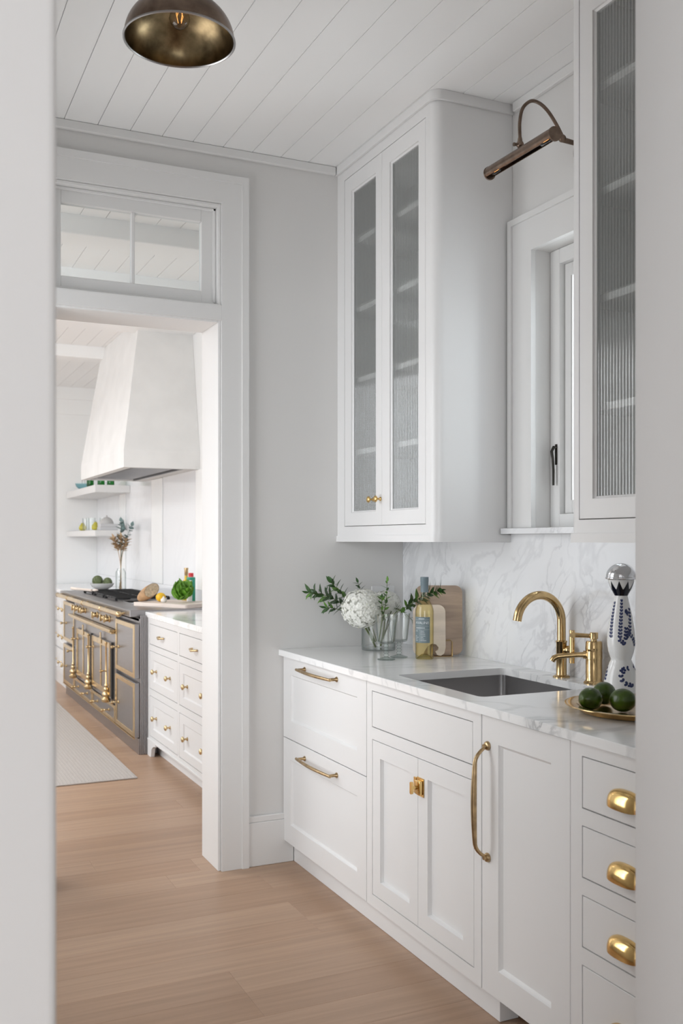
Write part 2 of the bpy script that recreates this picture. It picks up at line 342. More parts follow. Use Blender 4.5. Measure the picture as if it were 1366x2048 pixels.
# hall behind the camera
bm = BM(); box(bm, -3.6, -3.5, -3.6, 1.15, 0, CZ); struct('wall_hall_left', bm, 'wall')
bm = BM(); box(bm, 3.0, 3.1, -3.6, 1.15, 0, CZ); struct('wall_hall_right', bm, 'wall')
bm = BM(); box(bm, -3.5, -3.2, -3.6, -3.5, 0, CZ); box(bm, .4, 3.0, -3.6, -3.5, 0, CZ); box(bm, -3.2, .4, -3.6, -3.5, 0, .5); box(bm, -3.2, .4, -3.6, -3.5, 2.7, CZ); struct('wall_hall_back', bm, 'wall')
bm = BM()
for x in (-3.2, -2.0, -.8, .32): box(bm, x, x+.08, -3.56, -3.52, .5, 2.7)
struct('window_3', bm, 'trim')
# kitchen shell
bm = BM(); box(bm, -3.6, -3.5, YK, 4.5, 0, CZ); box(bm, -3.6, -3.5, 10.1, 10.8, 0, CZ); box(bm, -3.6, -3.5, 4.5, 10.1, 0, .6); box(bm, -3.6, -3.5, 4.5, 10.1, 2.9, CZ); struct('wall_kitchen_left', bm, 'kwall')
bm = BM()
for y in (4.5, 5.9, 7.3, 8.7, 10.02): box(bm, -3.58, -3.52, y, y+.08, .6, 2.9)
struct('window_4', bm, 'trim')
bm = BM()
for x in (-3.2, -2.36, -1.52, -.66): box(bm, x, x+.06, 4.0, 4.06, .6, 2.7)
struct('added_court_window', bm, 'trim')  # frame of the unseen window added for the court light
XK = 2.1
bm = BM(); box(bm, XK, 2.3, YK, 10.8, 0, CZ); struct('wall_kitchen_right', bm, 'kwall')
bm = BM(); box(bm, -3.6, 2.3, 10.8, 10.9, 0, CZ); struct('wall_kitchen_far', bm, 'kwall')
bm = BM(); box(bm, -3.5, 2.1, 10.76, 10.8, 2.90, CZ); box(bm, -3.5, 2.1, 10.785, 10.8, 2.74, 2.90); struct('trim_30', bm, 'kwall')

# crown strips of the pantry
bm = BM(); box(bm, XL, 1.80, YE-.02, YE, CZ-.036, CZ-.0005, .003); struct('trim_1', bm, 'trim')
bm = BM(); box(bm, XR-.02, XR, 2.345, 3.06, CZ-.036, CZ-.0005, .003); struct('trim_2', bm, 'trim')
# casing of the doorway
YC = 3.917
def casing(bm, xa, xb, za, zb): box(bm, xa, xb, YC, YE-.0005, za, zb, .003)
bm = BM()
prismY(bm, [(DL-.088, 0), (DL, 0), (DL, 2.795), (DR, 2.795), (DR, 0), (DR+.088, 0), (DR+.088, 2.883), (DL-.088, 2.883)], YC, YE-.0005)
struct('trim_3', bm, 'trim')
bm = BM()   # outer back band
prismY(bm, [(DL-.118, 0), (DL-.088, 0), (DL-.088, 2.883), (DR+.088, 2.883), (DR+.088, 0), (DR+.118, 0), (DR+.118, 2.913), (DL-.118, 2.913)], YC-.007, YE-.0005)
struct('trim_4', bm, 'trim')
# jamb liner and the bar between door and transom
bm = BM()
box(bm, DR-.013, DR-.0005, YC+.012, YK+.017, 0, 2.794, .0015); box(bm, DL+.0005, DL+.013, YC+.012, YK+.017, 0, 2.794, .0015)
box(bm, DL+.013, DR-.013, YC+.012, YK+.017, 2.781, 2.794, .0015)
struct('trim_5', bm, 'trim')
bm = BM(); box(bm, DL+.0005, DR-.0005, YC+.0005, YC+.0118, 2.304, 2.367); box(bm, DL+.013, DR-.013, YC+.0125, YK+.017, 2.296, 2.375, .002)
struct('trim_6', bm, 'trim')
bm = BM(); box(bm, DR+.001, DR+.10, YK+.0005, YK+.019, 0, 2.90); box(bm, DL-.10, DL-.001, YK+.0005, YK+.019, 0, 2.90); box(bm, DL, DR, YK+.0005, YK+.019, 2.80, 2.90); struct('trim_7', bm, 'trim')
# transom sash with two panes
ta, tb, tz0, tz1 = DL+.0135, DR-.0135, 2.3755, 2.7805
YS = 3.972
bm = BM()
box(bm, ta, ta+.011, YS-.014, YS, tz0, tz1, .002); box(bm, tb-.011, tb, YS-.014, YS, tz0, tz1, .002); box(bm, ta, tb, YS-.014, YS, tz1-.011, tz1, .002); box(bm, ta, tb, YS-.014, YS, tz0, tz0+.011, .002)
win1 = struct('window_1', bm, 'trim')
bm = BM()
gx0, gx1, gz0, gz1 = .629, 1.203, 2.432, 2.722
box(bm, ta, gx0, YS, YS+.035, tz0, tz1, .002); box(bm, gx1, tb, YS, YS+.035, tz0, tz1, .002); box(bm, gx0, gx1, YS, YS+.035, gz1, tz1, .002); box(bm, gx0, gx1, YS, YS+.035, tz0, gz0, .002)
obj('sash_frame', bm, 'trim', win1)
bm = BM(); box(bm, .909, .923, YS+.002, YS+.033, gz0, gz1, .002); obj('muntin', bm, 'trim', win1)
for a, b in ((gx0, .909), (.923, gx1)):
    bm = BM(); box(bm, a, b, YS+.015, YS+.019, gz0, gz1); obj('pane', bm, 'pane', win1)
# baseboard beside the doorway
bm = BM(); box(bm, DR+.1185, 1.5995, YC+.001, YE-.0005, 0, .185, .002); box(bm, DR+.1185, 1.5995, YC+.003, YE-.0005, .185, .212, .003); struct('baseboard_end', bm, 'trim')

# pantry window in the right wall
bm = BM(); XC = XR-.022
prismX(bm, [(WY0-.115, WZ0+.001), (WY0, WZ0+.001), (WY0, WZ1), (WY1, WZ1), (WY1, WZ0+.001), (WY1+.115, WZ0+.001), (WY1+.115, WZ1+.115), (WY0-.115, WZ1+.115)], XC, XR-.0005)
prismX(bm, [(WY0-.115, WZ1+.115), (WY1+.115, WZ1+.115), (WY1+.115, WZ0+.001), (WY1+.138, WZ0+.001), (WY1+.138, WZ1+.138), (WY0-.115, WZ1+.138)], XC-.009, XR-.0005)
struct('trim_8', bm, 'trim')
bm = BM()
wx = 2.218
for a, b in ((WY1-.055, WY1-.001), (WY0+.001, WY0+.055)): box(bm, wx, wx+.05, a, b, WZ0+.002, WZ1-.001, .002)
for a, b in ((WZ0+.002, WZ0+.05), (WZ1-.055, WZ1-.001)): box(bm, wx, wx+.05, WY0+.055, WY1-.055, a, b, .002)
win2 = struct('window_5', bm, 'trim')
bm = BM()
for a, b in ((WY1-.10, WY1-.058), (WY0+.058, WY0+.10)): box(bm, wx+.022, wx+.055, a, b, WZ0+.052, WZ1-.057, .002)
for a, b in ((WZ0+.052, WZ0+.10), (WZ1-.105, WZ1-.057)): box(bm, wx+.022, wx+.055, WY0+.10, WY1-.10, a, b, .002)
obj('sash_frame', bm, 'trim', win2)
bm = BM(); box(bm, wx+.036, wx+.041, WY0+.10, WY1-.10, WZ0+.10, WZ1-.105); obj('pane', bm, 'pane', win2)
bm = BM(); box(bm, wx+.0215, wx+.0235, WY1-.10, WY1-.094, WZ0+.10, WZ1-.105); obj('gasket', bm, 'grey_c', win2)
bm = BM()   # lever lock on the window frame
tube(bm, [(wx-.0005, WY1-.038, 1.722), (wx-.012, WY1-.0375, 1.724), (wx-.020, WY1-.036, 1.708), (wx-.016, WY1-.037, 1.68), (wx-.014, WY1-.038, 1.64), (wx-.014, WY1-.038, 1.585)], [.006, .006, .0055, .005, .005, .0045], 8)
box(bm, wx-.004, wx-.0001, WY1-.044, WY1-.032, 1.66, 1.735, .0015)
obj('window_lock', bm, 'latch', win2, 50)

# ------------------------------------------------------------------ BASE CABINETS
XF = 1.556     # cabinet faces
def shaker(bm, y0, y1, z0, z1, xf, st, depth=.0105, th=.02, cham=.007, py0=None, py1=None, pz0=None, pz1=None):
    """framed front facing -X; recessed panel inside a chamfer"""
    a0 = y0+st if py0 is None else py0; a1 = y1-st if py1 is None else py1; b0 = z0+st if pz0 is None else pz0; b1 = z1-st if pz1 is None else pz1
    e = .0012
    def ring(x, p0, p1, q0, q1): return [bm.verts.new((x, p0, q0)), bm.verts.new((x, p1, q0)), bm.verts.new((x, p1, q1)), bm.verts.new((x, p0, q1))]
    R = [ring(xf+th, y0, y1, z0, z1), ring(xf+e, y0, y1, z0, z1), ring(xf, y0+e, y1-e, z0+e, z1-e), ring(xf, a0, a1, b0, b1), ring(xf+depth*.45, a0+cham*.3, a1-cham*.3, b0+cham*.3, b1-cham*.3), ring(xf+depth, a0+cham, a1-cham, b0+cham, b1-cham)]
    for A, B_ in zip(R, R[1:]):
        for i in range(4): bm.faces.new([A[i], A[(i+1) % 4], B_[(i+1) % 4], B_[i]])
    bm.faces.new(R[-1]); bm.faces.new(R[0][::-1])
def slabfront(bm, y0, y1, z0, z1, xf, th=.02): box(bm, xf, xf+th, y0, y1, z0, z1, .0012)
def bar_pull(par, y0, y1, z, proj=.034, bow=.010):
    """arched bar pull along Y with two posts"""
    b = BM(); n = 16; ya, yb = y0, y1
    pts = []; rr = []
    for i in range(n+1):
        u = i/n; pts.append((XF-proj-bow*math.sin(PI*u), ya+(yb-ya)*u, z)); rr.append(.0058+.0012*math.sin(PI*u))
    tube(b, pts, rr, 10)
    h = obj('pull', b, 'brass_a', par, 60)
    for yy in (ya+.012, yb-.012):
        b = BM(); T = Matrix.Rotation(-PI/2, 4, 'Y')
        lathe(b, [(0, 0), (.0105, 0), (.0105, .003), (.006, .008), (.006, proj-.003), (0, proj-.003)], (XF-.0003, yy, z), 12, T)
        obj('post', b, 'brass_a', h, 50)
    return h
def face_body(bm, y0, y1, openings, z0=.095, z1=.889, xb=2.13, XF=XF, hollow=False):
    """cabinet carcass: a shell with a face frame pierced by the openings (y0,y1,z0,z1)"""
    if hollow:
        box(bm, XF+.024, xb, y0+.0005, y0+.017, z0, z1); box(bm, XF+.024, xb, y1-.017, y1-.0005, z0, z1); box(bm, XF+.024, xb, y0+.0175, y1-.0175, z0, z0+.016)
        box(bm, XF+.0245, XF+.034, y0+.0175, y1-.0175, z0+.0165, z1)
    else: box(bm, XF+.024, xb, y0+.0005, y1-.0005, z0, z1)
    ys_ = sorted({y0, y1, *[v for o in openings for v in o[:2]]}); zs = sorted({z0, z1, *[v for o in openings for v in o[2:]]})
    for a, b in zip(ys_, ys_[1:]):
        for c, d in zip(zs, zs[1:]):
            my, mz = (a+b)/2, (c+d)/2
            if not any(o[0] < my < o[1] and o[2] < mz < o[3] for o in openings): box(bm, XF, XF+.0235, a, b, c, d)
    bmesh.ops.remove_doubles(bm, verts=bm.verts, dist=1e-5)
    seen = {}
    for f in list(bm.faces):
        k = tuple(sorted(v.index for v in f.verts)) if False else frozenset(f.verts)
        if k in seen: seen[k].append(f)
        else: seen[k] = [f]
    kill = [f for fs in seen.values() if len(fs) > 1 for f in fs]
    bmesh.ops.delete(bm, geom=kill, context='FACES')
g = .0026
# 1. two big drawers
t = thing('drawer_cabinet', 'white base cabinet of two deep panelled drawers beside the doorway wall', 'cabinet', (1.85, 3.52, 0))
bm = BM(); box(bm, XF+.024, 2.13, 3.124, 3.933, .095, .889); box(bm, XF+.004, XF+.0245, 3.9295, 3.9335, .095, .889); obj('body', bm, 'cab', t)
for z0, z1, pz0, pz1, pz in ((.5415, .887, .618, .815, .856), (.0955, .538, .178, .4545, .492)):
    bm = BM(); shaker(bm, 3.127, 3.9285, z0, z1, XF, 0, py0=3.2025, py1=3.848, pz0=pz0, pz1=pz1); d = obj('drawer', bm, 'cab', t)
    bar_pull(d, 3.366, 3.703, pz)
# 2. sink base
t = thing('sink_cabinet', 'white sink cabinet with a plain false front above two panelled doors', 'cabinet', (1.85, 2.75, 0))
bm = BM(); ops = [(2.428, 3.083, .7265, .8555), (2.4215, 3.0805, .137, .6845)]
face_body(bm, 2.3845, 3.1225, ops, hollow=True); obj('body', bm, 'cab', t)
bm = BM(); slabfront(bm, 2.428+g, 3.083-g, .7265+g, .8555-g, XF); obj('false_front', bm, 'cab', t)
ldoor = None
for y0, y1, p0, p1 in ((2.4215+g, 2.7535, 2.4825, 2.6925), (2.7555, 3.0805-g, 2.811, 3.020)):
    bm = BM(); shaker(bm, y0, y1, .137+g, .6845-g, XF, 0, py0=p0, py1=p1, pz0=.1955, pz1=.6265, depth=.013, cham=.004); d = obj('door', bm, 'cab', t)
    ldoor = ldoor or d
# brass cupboard latch
b = BM(); yl, zl = 2.7385, .594
box(b, XF-.003, XF-.0002, yl-.026, yl+.018, zl-.030, zl+.030, .001); lt = obj('latch', b, 'brass', ldoor)
lt['label'] = 'polished brass cupboard latch'
b = BM(); box(b, XF-.016, XF-.003, yl-.022, yl+.012, zl-.022, zl+.022, .0025, 2); obj('latch_case', b, 'brass', lt, 40) if False else obj('latch_case', b, 'brass', ldoor, 40)
b = BM(); box(b, XF-.005, XF-.0002, yl+.020, yl+.036, zl-.026, zl+.026, .001); obj('latch_keep', b, 'brass', ldoor)
b = BM(); tube(b, [(XF-.016, yl-.002, zl), (XF-.030, yl-.002, zl)], [.0065, .0055], 12)
tk = Matrix.Translation((XF-.034, yl-.002, zl)) @ Matrix.Rotation(PI/2, 4, 'Y')
prism(b, [(x*.9, y_) for x, y_ in rrect(.044, .013, .006, 4)], -.003, .004, Matrix.Translation((XF-.034, yl-.002, zl)) @ Matrix(((0, 0, 1, 0), (0, 1, 0, 0), (1, 0, 0, 0), (0, 0, 0, 1))))
obj('latch_knob', b, 'brass', ldoor, 40)
# 3. dishwasher panel
t = thing('dishwasher_panel', 'tall white panelled appliance door with a long curved brass handle', 'dishwasher', (1.85, 2.18, 0))
bm = BM(); box(bm, XF+.024, 2.13, 1.9805, 2.3835, .095, .889); obj('body', bm, 'cab', t)
bm = BM(); shaker(bm, 1.981, 2.3805, .0955, .884, XF, 0, py0=2.058, py1=2.298, pz0=.177, pz1=.811, depth=.011, cham=.009); d = obj('door', bm, 'cab', t)
b = BM(); pts = []; rr = []
zt, zb_, yh = .800, .482, 2.349
for i in range(33):
    u = i/32; e = min(u, 1-u)
    k = 1 - (1-min(1, e/.14))**2.2
    pts.append((XF-.012-.030*k-.006*math.sin(PI*u), yh, zt-.004+(zb_-zt+.008)*u)); rr.append(.0048+.0042*math.sin(PI*u))
tube(b, pts, rr, 12, True, .85); h = obj('handle', b, 'brass_a', d, 60); h['label'] = 'long curved aged brass handle'
for zz in (zt, zb_):
    b = BM(); T = Matrix.Rotation(-PI/2, 4, 'Y'); lathe(b, [(0, 0), (.013, 0), (.0135, .003), (.011, .008), (.006, .010), (.0055, .016), (0, .016)], (XF-.0003, yh, zz), 20, T); obj('rosette', b, 'brass_a', h, 40)
# 4. drawer stack
t = thing('drawer_stack_cabinet', 'white base cabinet with a column of plain inset drawers nearest the camera', 'cabinet', (1.85, 1.64, 0))
rows = ((.7245, .854), (.554, .683), (.3825, .512), (.135, .340))
bm = BM(); face_body(bm, 1.303, 1.9785, [(1.37, 1.935, a, b) for a, b in rows]); obj('body', bm, 'cab', t)
def cup_pull(par, yc, zc):
    b = BM(); wv, hv, dv = .052, .036, .027; NU, NV = 24, 10; grid = []
    for j in range(NV+1):
        a = j/NV*math.radians(102); rowv = []
        for i in range(NU+1):
            kx = math.cos(i/NU*PI); ky = max(0., math.sin(i/NU*PI))**.55
            bump = 1+.06*math.sin(a*2)
            rowv.append(b.verts.new((XF-.0008-dv*ky*max(0, math.sin(a))**.8, yc+wv*(abs(kx)**.8)*(1 if kx > 0 else -1), zc+hv*ky*math.cos(a)*bump)))
        grid.append(rowv)
    for j in range(NV):
        for i in range(NU): b.faces.new([grid[j][i], grid[j][i+1], grid[j+1][i+1], grid[j+1][i]])
    bmesh.ops.remove_doubles(b, verts=b.verts, dist=1e-6)
    bmesh.ops.solidify(b, geom=list(b.faces), thickness=.002)
    o = obj('cup_pull', b, 'brass', par, 70)
for n, (a, b_) in enumerate(rows):
    bm = BM(); slabfront(bm, 1.37+g, 1.935-g, a+g, b_-g, XF); d = obj('drawer', bm, 'cab', t)
    cup_pull(d, 1.772, (a+b_)/2-.020 if n < 3 else .22)
# toe kick
bm = BM(); box(bm, 1.600, 1.665, 2.355, 3.9165, 0.0005, .0945, .001); tag(obj('toe_kick', bm, 'cab'), 'white recessed plinth board under the drawer and sink cabinets', 'plinth')
bm = BM(); box(bm, 1.70, 1.74, 1.31, 2.354, 0.0005, .0945); tag(obj('toe_shade_board', bm, 'void'), 'black board standing in for the shade under the appliance door', 'plinth')  # near-black board paints in the dark of the open recess

# worktop with the sink cut out
SX0, SX1, SY0, SY1 = 1.618, 2.062, 2.480, 3.015
XT0, XT1 = 1.536, 2.1435; ZT = .915
bm = BM()
outer = [(XT0, 1.302), (XT1, 1.302), (XT1, 3.934), (XT0, 3.934)]
inner = rrect(SX1-SX0, SY1-SY0, .022, 5, (SX0+SX1)/2, (SY0+SY1)/2)
def slab_with_hole(bm, outer, inner, z0, z1, ch=.002):
    def lay(pts, z): return [bm.verts.new((x, y, z)) for x, y in pts]
    ob, o1, ot = lay(outer, z0), lay(outer, z1-ch), lay([(x+(ch if x == XT0 else 0), y) for x, y in outer], z1)
    ib, it = lay(inner, z0), lay(inner, z1)
    n = len(inner)
    for A, B_ in ((ob, o1), (o1, ot)):
        for i in range(4): bm.faces.new([A[i], A[(i+1) % 4], B_[(i+1) % 4], B_[i]])
    for i in range(n): bm.faces.new([ib[(i+1) % n], ib[i], it[i], it[(i+1) % n]])
    m = n//4
    # inner starts at +x+y corner and goes ccw; outer: 0=(-,-) 1=(+,-) 2=(+,+) 3=(-,+)
    corner = [2, 3, 0, 1]
    for O, I, flip in ((ot, it, False), (ob, ib, True)):
        for q in range(4):
            oc = O[corner[q]]; arc = [I[(q*m+i) % n] for i in range(m)]
            for i in range(m-1):
                f = [oc, arc[i+1], arc[i]]; bm.faces.new(f if not flip else f[::-1])
            nx = I[((q+1)*m) % n]; on = O[corner[(q+1) % 4]]
            f = [oc, on, nx, arc[-1]]; bm.faces.new(f if not flip else f[::-1])
slab_with_hole(bm, outer, inner, .8905, ZT)
tag(obj('worktop', bm, 'marble'), 'polished white marble worktop with grey veins and a sink cut-out', 'countertop')
# sink
bm = BM()
def ringz(pts, z): return [bm.verts.new((x, y, z)) for x, y in pts]
cx, cy = (SX0+SX1)/2, (SY0+SY1)/2; w_, h_ = SX1-SX0, SY1-SY0
R = [ringz(rrect(w_+.016, h_+.016, .028, 5, cx, cy), .8900), ringz(rrect(w_+.006, h_+.006, .024, 5, cx, cy), .8898), ringz(rrect(w_+.004, h_+.004, .024, 5, cx, cy), .70), ringz(rrect(w_-.016, h_-.016, .020, 5, cx, cy), .685), ringz(rrect(w_*.5, h_*.5, .06, 5, cx, cy), .680)]
for A, B_ in zip(R, R[1:]):
    for i in range(len(A)): bm.faces.new([A[i], A[(i+1) % len(A)], B_[(i+1) % len(A)], B_[i]])
bm.faces.new(R[-1])
t = thing('kitchen_sink', 'rectangular stainless steel sink set under the marble worktop', 'sink', (cx, cy, .68))
obj('basin', bm, 'steel', t, 40)
bm = BM(); lathe(bm, [(0, .6815), (.03, .6815), (.042, .683), (.045, .6805)], (cx+.1, cy, 0), 24); obj('drain', bm, 'chrome', t, 40)
# backsplash and sill
bm = BM(); box(bm, 2.144, 2.1545, 1.302, 3.934, .915, 1.3775); box(bm, 2.144, 2.1545, 2.335, 3.0835, 1.3776, 1.408)
tag(obj('backsplash', bm, 'marble_b'), 'white marble backsplash slab with grey veins behind the sink', 'backsplash')
bm = BM(); prism(bm, [(2.098, 2.33), (2.1545, 2.33), (2.1545, WY0+.001), (wx-.001, WY0+.001), (wx-.001, WY1-.001), (2.1545, WY1-.001), (2.1545, 3.083), (2.098, 3.083)], 1.4086, 1.4294)
tag(obj('window_sill', bm, 'marble_b'), 'thin marble sill below the pantry window', 'window sill')

# ------------------------------------------------------------------ UPPER CABINETS
XU = 1.815; SHELVES = (1.765, 2.075, 2.38, 2.68)
RIB = .0127
def reeded(par, y0, y1, z0, z1, xf):
    b = BM(); n = int(round((y1-y0)/RIB)); K = 8; fr = []; bk = []
    for i in range(n*K+1):
        yv = y0+(y1-y0)*i/(n*K); a = (i % K)/K*2*PI
        q = 2*((i % K)/K)-1; xx = xf+.0042*(1-math.sqrt(max(0, 1-.85*q*q)))
        fr.append((b.verts.new((xx, yv, z0)), b.verts.new((xx, yv, z1)))); bk.append((b.verts.new((xf+.0065, yv, z0)), b.verts.new((xf+.0065, yv, z1))))
    for i in range(n*K):
        b.faces.new([fr[i][0], fr[i+1][0], fr[i+1][1], fr[i][1]]); b.faces.new([bk[i+1][0], bk[i][0], bk[i][1], bk[i+1][1]])
    b.faces.new([fr[0][0], fr[0][1], bk[0][1], bk[0][0]]); b.faces.new([fr[-1][1], fr[-1][0], bk[-1][0], bk[-1][1]])
    return obj('reeded_pane', b, 'reed', par, 50)
def door_frame(bm, y0, y1, z0, z1, g0, g1, h0, h1, xf, th=.022):
    e = .0012
    def ring(x, p0, p1, q0, q1): return [bm.verts.new((x, p0, q0)), bm.verts.new((x, p1, q0)), bm.verts.new((x, p1, q1)), bm.verts.new((x, p0, q1))]
    R = [ring(xf+th, g0, g1, h0, h1), ring(xf+th, y0, y1, z0, z1), ring(xf+e, y0, y1, z0, z1), ring(xf, y0+e, y1-e, z0+e, z1-e), ring(xf, g0-.007, g1+.007, h0-.007, h1+.007), ring(xf+.005, g0-.006, g1+.006, h0-.006, h1+.006), ring(xf+.009, g0, g1, h0, h1), ring(xf+th, g0, g1, h0, h1)]
    for A, B_ in zip(R, R[1:]):
        for i in range(4): bm.faces.new([A[i], A[(i+1) % 4], B_[(i+1) % 4], B_[i]])
    bmesh.ops.remove_doubles(bm, verts=bm.verts, dist=1e-6)
def plan(y0, y1, xf, r, off=0., round0=True, round1=False, n=8):
    """plan outline of an upper cabinet between y0 (near) and y1 (far), open to the wall, with rounded front corners"""
    p = [(XR-.001, y0-(off if round0 else 0))]
    ya = y0-(off if round0 else 0); xa = xf-off
    if round0:
        for i in range(n+1):
            a = i/n*PI/2; p.append((xa+r-r*math.sin(a), ya+r-r*math.cos(a)))
    else: p.append((xa, ya))
    yb = y1+(off if round1 else 0)
    if round1:
        for i in range(n+1):
            a = i/n*PI/2; p.append((xa+r-r*math.cos(a), yb-r+r*math.sin(a)))
    else: p.append((xa, yb))
    p.append((XR-.001, yb)); return p
def wallstrip(bm, pts, z0, z1, th):
    """vertical wall along an open polyline, thickened inwards"""
    n = len(pts); P = [Vector((x, y, 0)) for x, y in pts]; inn = []
    for i in range(n):
        d = (P[min(i+1, n-1)]-P[max(i-1, 0)]).normalized(); inn.append(P[i]+Vector((-d.y, d.x, 0))*th)
    def q(z): return [bm.verts.new((p.x, p.y, z)) for p in P], [bm.verts.new((p.x, p.y, z)) for p in inn]
    a0, b0 = q(z0); a1, b1 = q(z1)
    for i in range(n-1):
        bm.faces.new([a0[i], a0[i+1], a1[i+1], a1[i]]); bm.faces.new([b0[i+1], b0[i], b1[i], b1[i+1]])
        bm.faces.new([a1[i], a1[i+1], b1[i+1], b1[i]]); bm.faces.new([a0[i+1], a0[i], b0[i], b0[i+1]])
    bm.faces.new([a0[0], a1[0], b1[0], b0[0]]); bm.faces.new([a0[-1], b0[-1], b1[-1], a1[-1]])
def knob(par, y, z, xf, mat='brass', s=1., name='knob'):
    b = BM(); T = Matrix.Rotation(-PI/2, 4, 'Y')
    lathe(b, [(0, 0), (.0085*s, 0), (.0085*s, .002*s), (.0045*s, .006*s), (.004*s, .013*s), (.007*s, .016*s), (.0125*s, .020*s), (.0135*s, .0235*s), (.0115*s, .0275*s), (.006*s, .030*s), (0, .0305*s)], (xf-.0002, y, z), 20, T)
    return obj(name, b, mat, par, 50)
def upper(name, label, y0, y1, round0, round1, doors, dtop=2.9505, dbot=1.4465):
    """doors: list of (y0,y1,glass y0,y1,knob y or None)"""
    t = thing(name, label, 'cabinet', (2.0, (y0+y1)/2, 1.38))
    r = .042; full = plan(y0, y1, XU, r, 0, round0, round1)
    oy0, oy1 = doors[0][0]-.0026, doors[-1][1]+.0026
    b = BM()
    # sides with the rounded corner, up to the doors
    near = [p for p in full if p[1] <= oy0 and p[0] >= XU-1e-6 and not (p == full[-1])]
    lo = [p for p in full if p[1] < (y0+y1)/2] + [(XU, oy0)]
    hi = [(XU, oy1)] + [p for p in full if p[1] > (y0+y1)/2]
    wallstrip(b, lo, 1.405, CZ-.0005, -.018); wallstrip(b, hi, 1.405, CZ-.0005, -.018)
    box(b, XU, XU+.018, oy0, oy1, dtop+.0026, CZ-.0005); box(b, XU, XU+.018, oy0, oy1, 1.405, dbot-.0026)
    obj('body', b, 'cab', t, 35)
    b = BM(); box(b, XU+.022, XR-.001, y0+.02, y1-.02, 1.42, 1.438); box(b, XR-.01, XR-.001, y0+.02, y1-.02, 1.438, 2.99); box(b, XU+.022, XR-.01, y0+.02, y1-.02, 2.972, 2.99)
    for yy in (y0+.0185, y1-.0365): box(b, XU+.045, XR-.01, yy, yy+.014, 1.438, 2.972)
    obj('lining', b, 'cabin', t)
    b = BM(); prism(b, plan(y0, y1, XU, r, .006, round0, round1), 1.3785, 1.405); obj('light_rail', b, 'cab', t, 35)
    b = BM(); wallstrip(b, plan(y0, y1, XU, r, .012, round0, round1), CZ-.036, CZ-.0006, -.011); obj('crown', b, 'cab', t, 35)
    for s in SHELVES:
        b = BM(); box(b, XU+.038, XR-.011, y0+.034, y1-.038, s-.011, s+.011, .001); obj('shelf', b, 'cab', t)
    for a, c, g0, g1, ky in doors:
        b = BM(); door_frame(b, a, c, dbot, dtop, g0, g1, 1.5095, 2.8795, XU); d = obj('door', b, 'cab', t)
        reeded(d, g0, g1, 1.5095, 2.8795, XU+.0095)
        if ky: knob(d, ky, 1.552, XU)
upper('glass_wall_cabinet', 'white wall cabinet with two narrow reeded glass doors and a rounded corner', 3.088, 3.9345, True, False,
      [(3.1565, 3.5065, 3.215, 3.433, 3.519-.0005), (3.5085, 3.859, 3.568, 3.786, 3.582)])
upper('glass_wall_cabinet', 'white reeded glass wall cabinet nearest the camera, right of the window', 1.304, 2.322, False, True,
      [(1.36, 1.81, 1.42, 1.745, None), (1.8135, 2.268, 1.875, 2.204, None)])

# ------------------------------------------------------------------ LAMPS
def dome_pendant():
    cx, cy, z = .743, 2.66, 2.775; R_ = .1525
    t = thing('dome_ceiling_lamp', 'aged bronze dome ceiling lamp with a brassy inside', 'lamp', (cx, cy, z))
    H_ = .122; n = 18
    out = [(R_*math.cos(PI/2*i/n*.97), z+H_*math.sin(PI/2*i/n)) for i in range(n+1)]
    b = BM(); lathe(b, out, (cx, cy, 0), 64); lathe(b, [(out[-1][0], out[-1][1]), (.02, z+H_+.002), (0, z+H_+.002)], (cx, cy, 0), 64); sh = obj('shade', b, 'bronze', t, 60)
    b = BM(); lathe(b, [(r-.0022, zz-(.0015 if i else 0)) for i, (r, zz) in enumerate(out)], (cx, cy, 0), 64); obj('shade_lining', b, 'bronze_in', sh, 60)
    b = BM(); lathe(b, [(R_-.003, z+.0005), (R_-.0005, z-.0022), (R_+.003, z-.001), (R_+.0032, z+.002), (R_+.001, z+.004), (R_-.003, z+.003), (R_-.003, z+.0005)], (cx, cy, 0), 64); obj('rim', b, 'steel', sh, 60)
    b = BM(); lathe(b, [(0, z+H_-.002), (.024, z+H_-.002), (.026, z+H_+.02), (.014, z+H_+.032), (.012, CZ-.032), (.055, CZ-.022), (.06, CZ-.0005), (0, CZ-.0005)], (cx, cy, 0), 32); obj('stem', b, 'bronze', t, 40)
    b = BM(); lathe(b, [(0, z+H_-.004), (.021, z+H_-.004), (.021, z+.098), (.017, z+.092), (0, z+.092)], (cx, cy, 0), 24); obj('socket', b, 'bronze', t, 40)
    b = BM(); lathe(b, [(0, z+.034), (.012, z+.036), (.024, z+.046), (.0295, z+.060), (.026, z+.076), (.016, z+.090), (.014, z+.094)], (cx, cy, 0), 24); bu = obj('bulb', b, 'clear', t, 60)
    b = BM()
    for k in range(4):
        a = k*PI/2+.4; tube(b, [(cx+.004*math.cos(a), cy+.004*math.sin(a), z+.088), (cx+.012*math.cos(a), cy+.012*math.sin(a), z+.072), (cx+.006*math.cos(a), cy+.006*math.sin(a), z+.052)], .0008, 5)
    obj('filament', b, 'filament', bu)
dome_pendant()
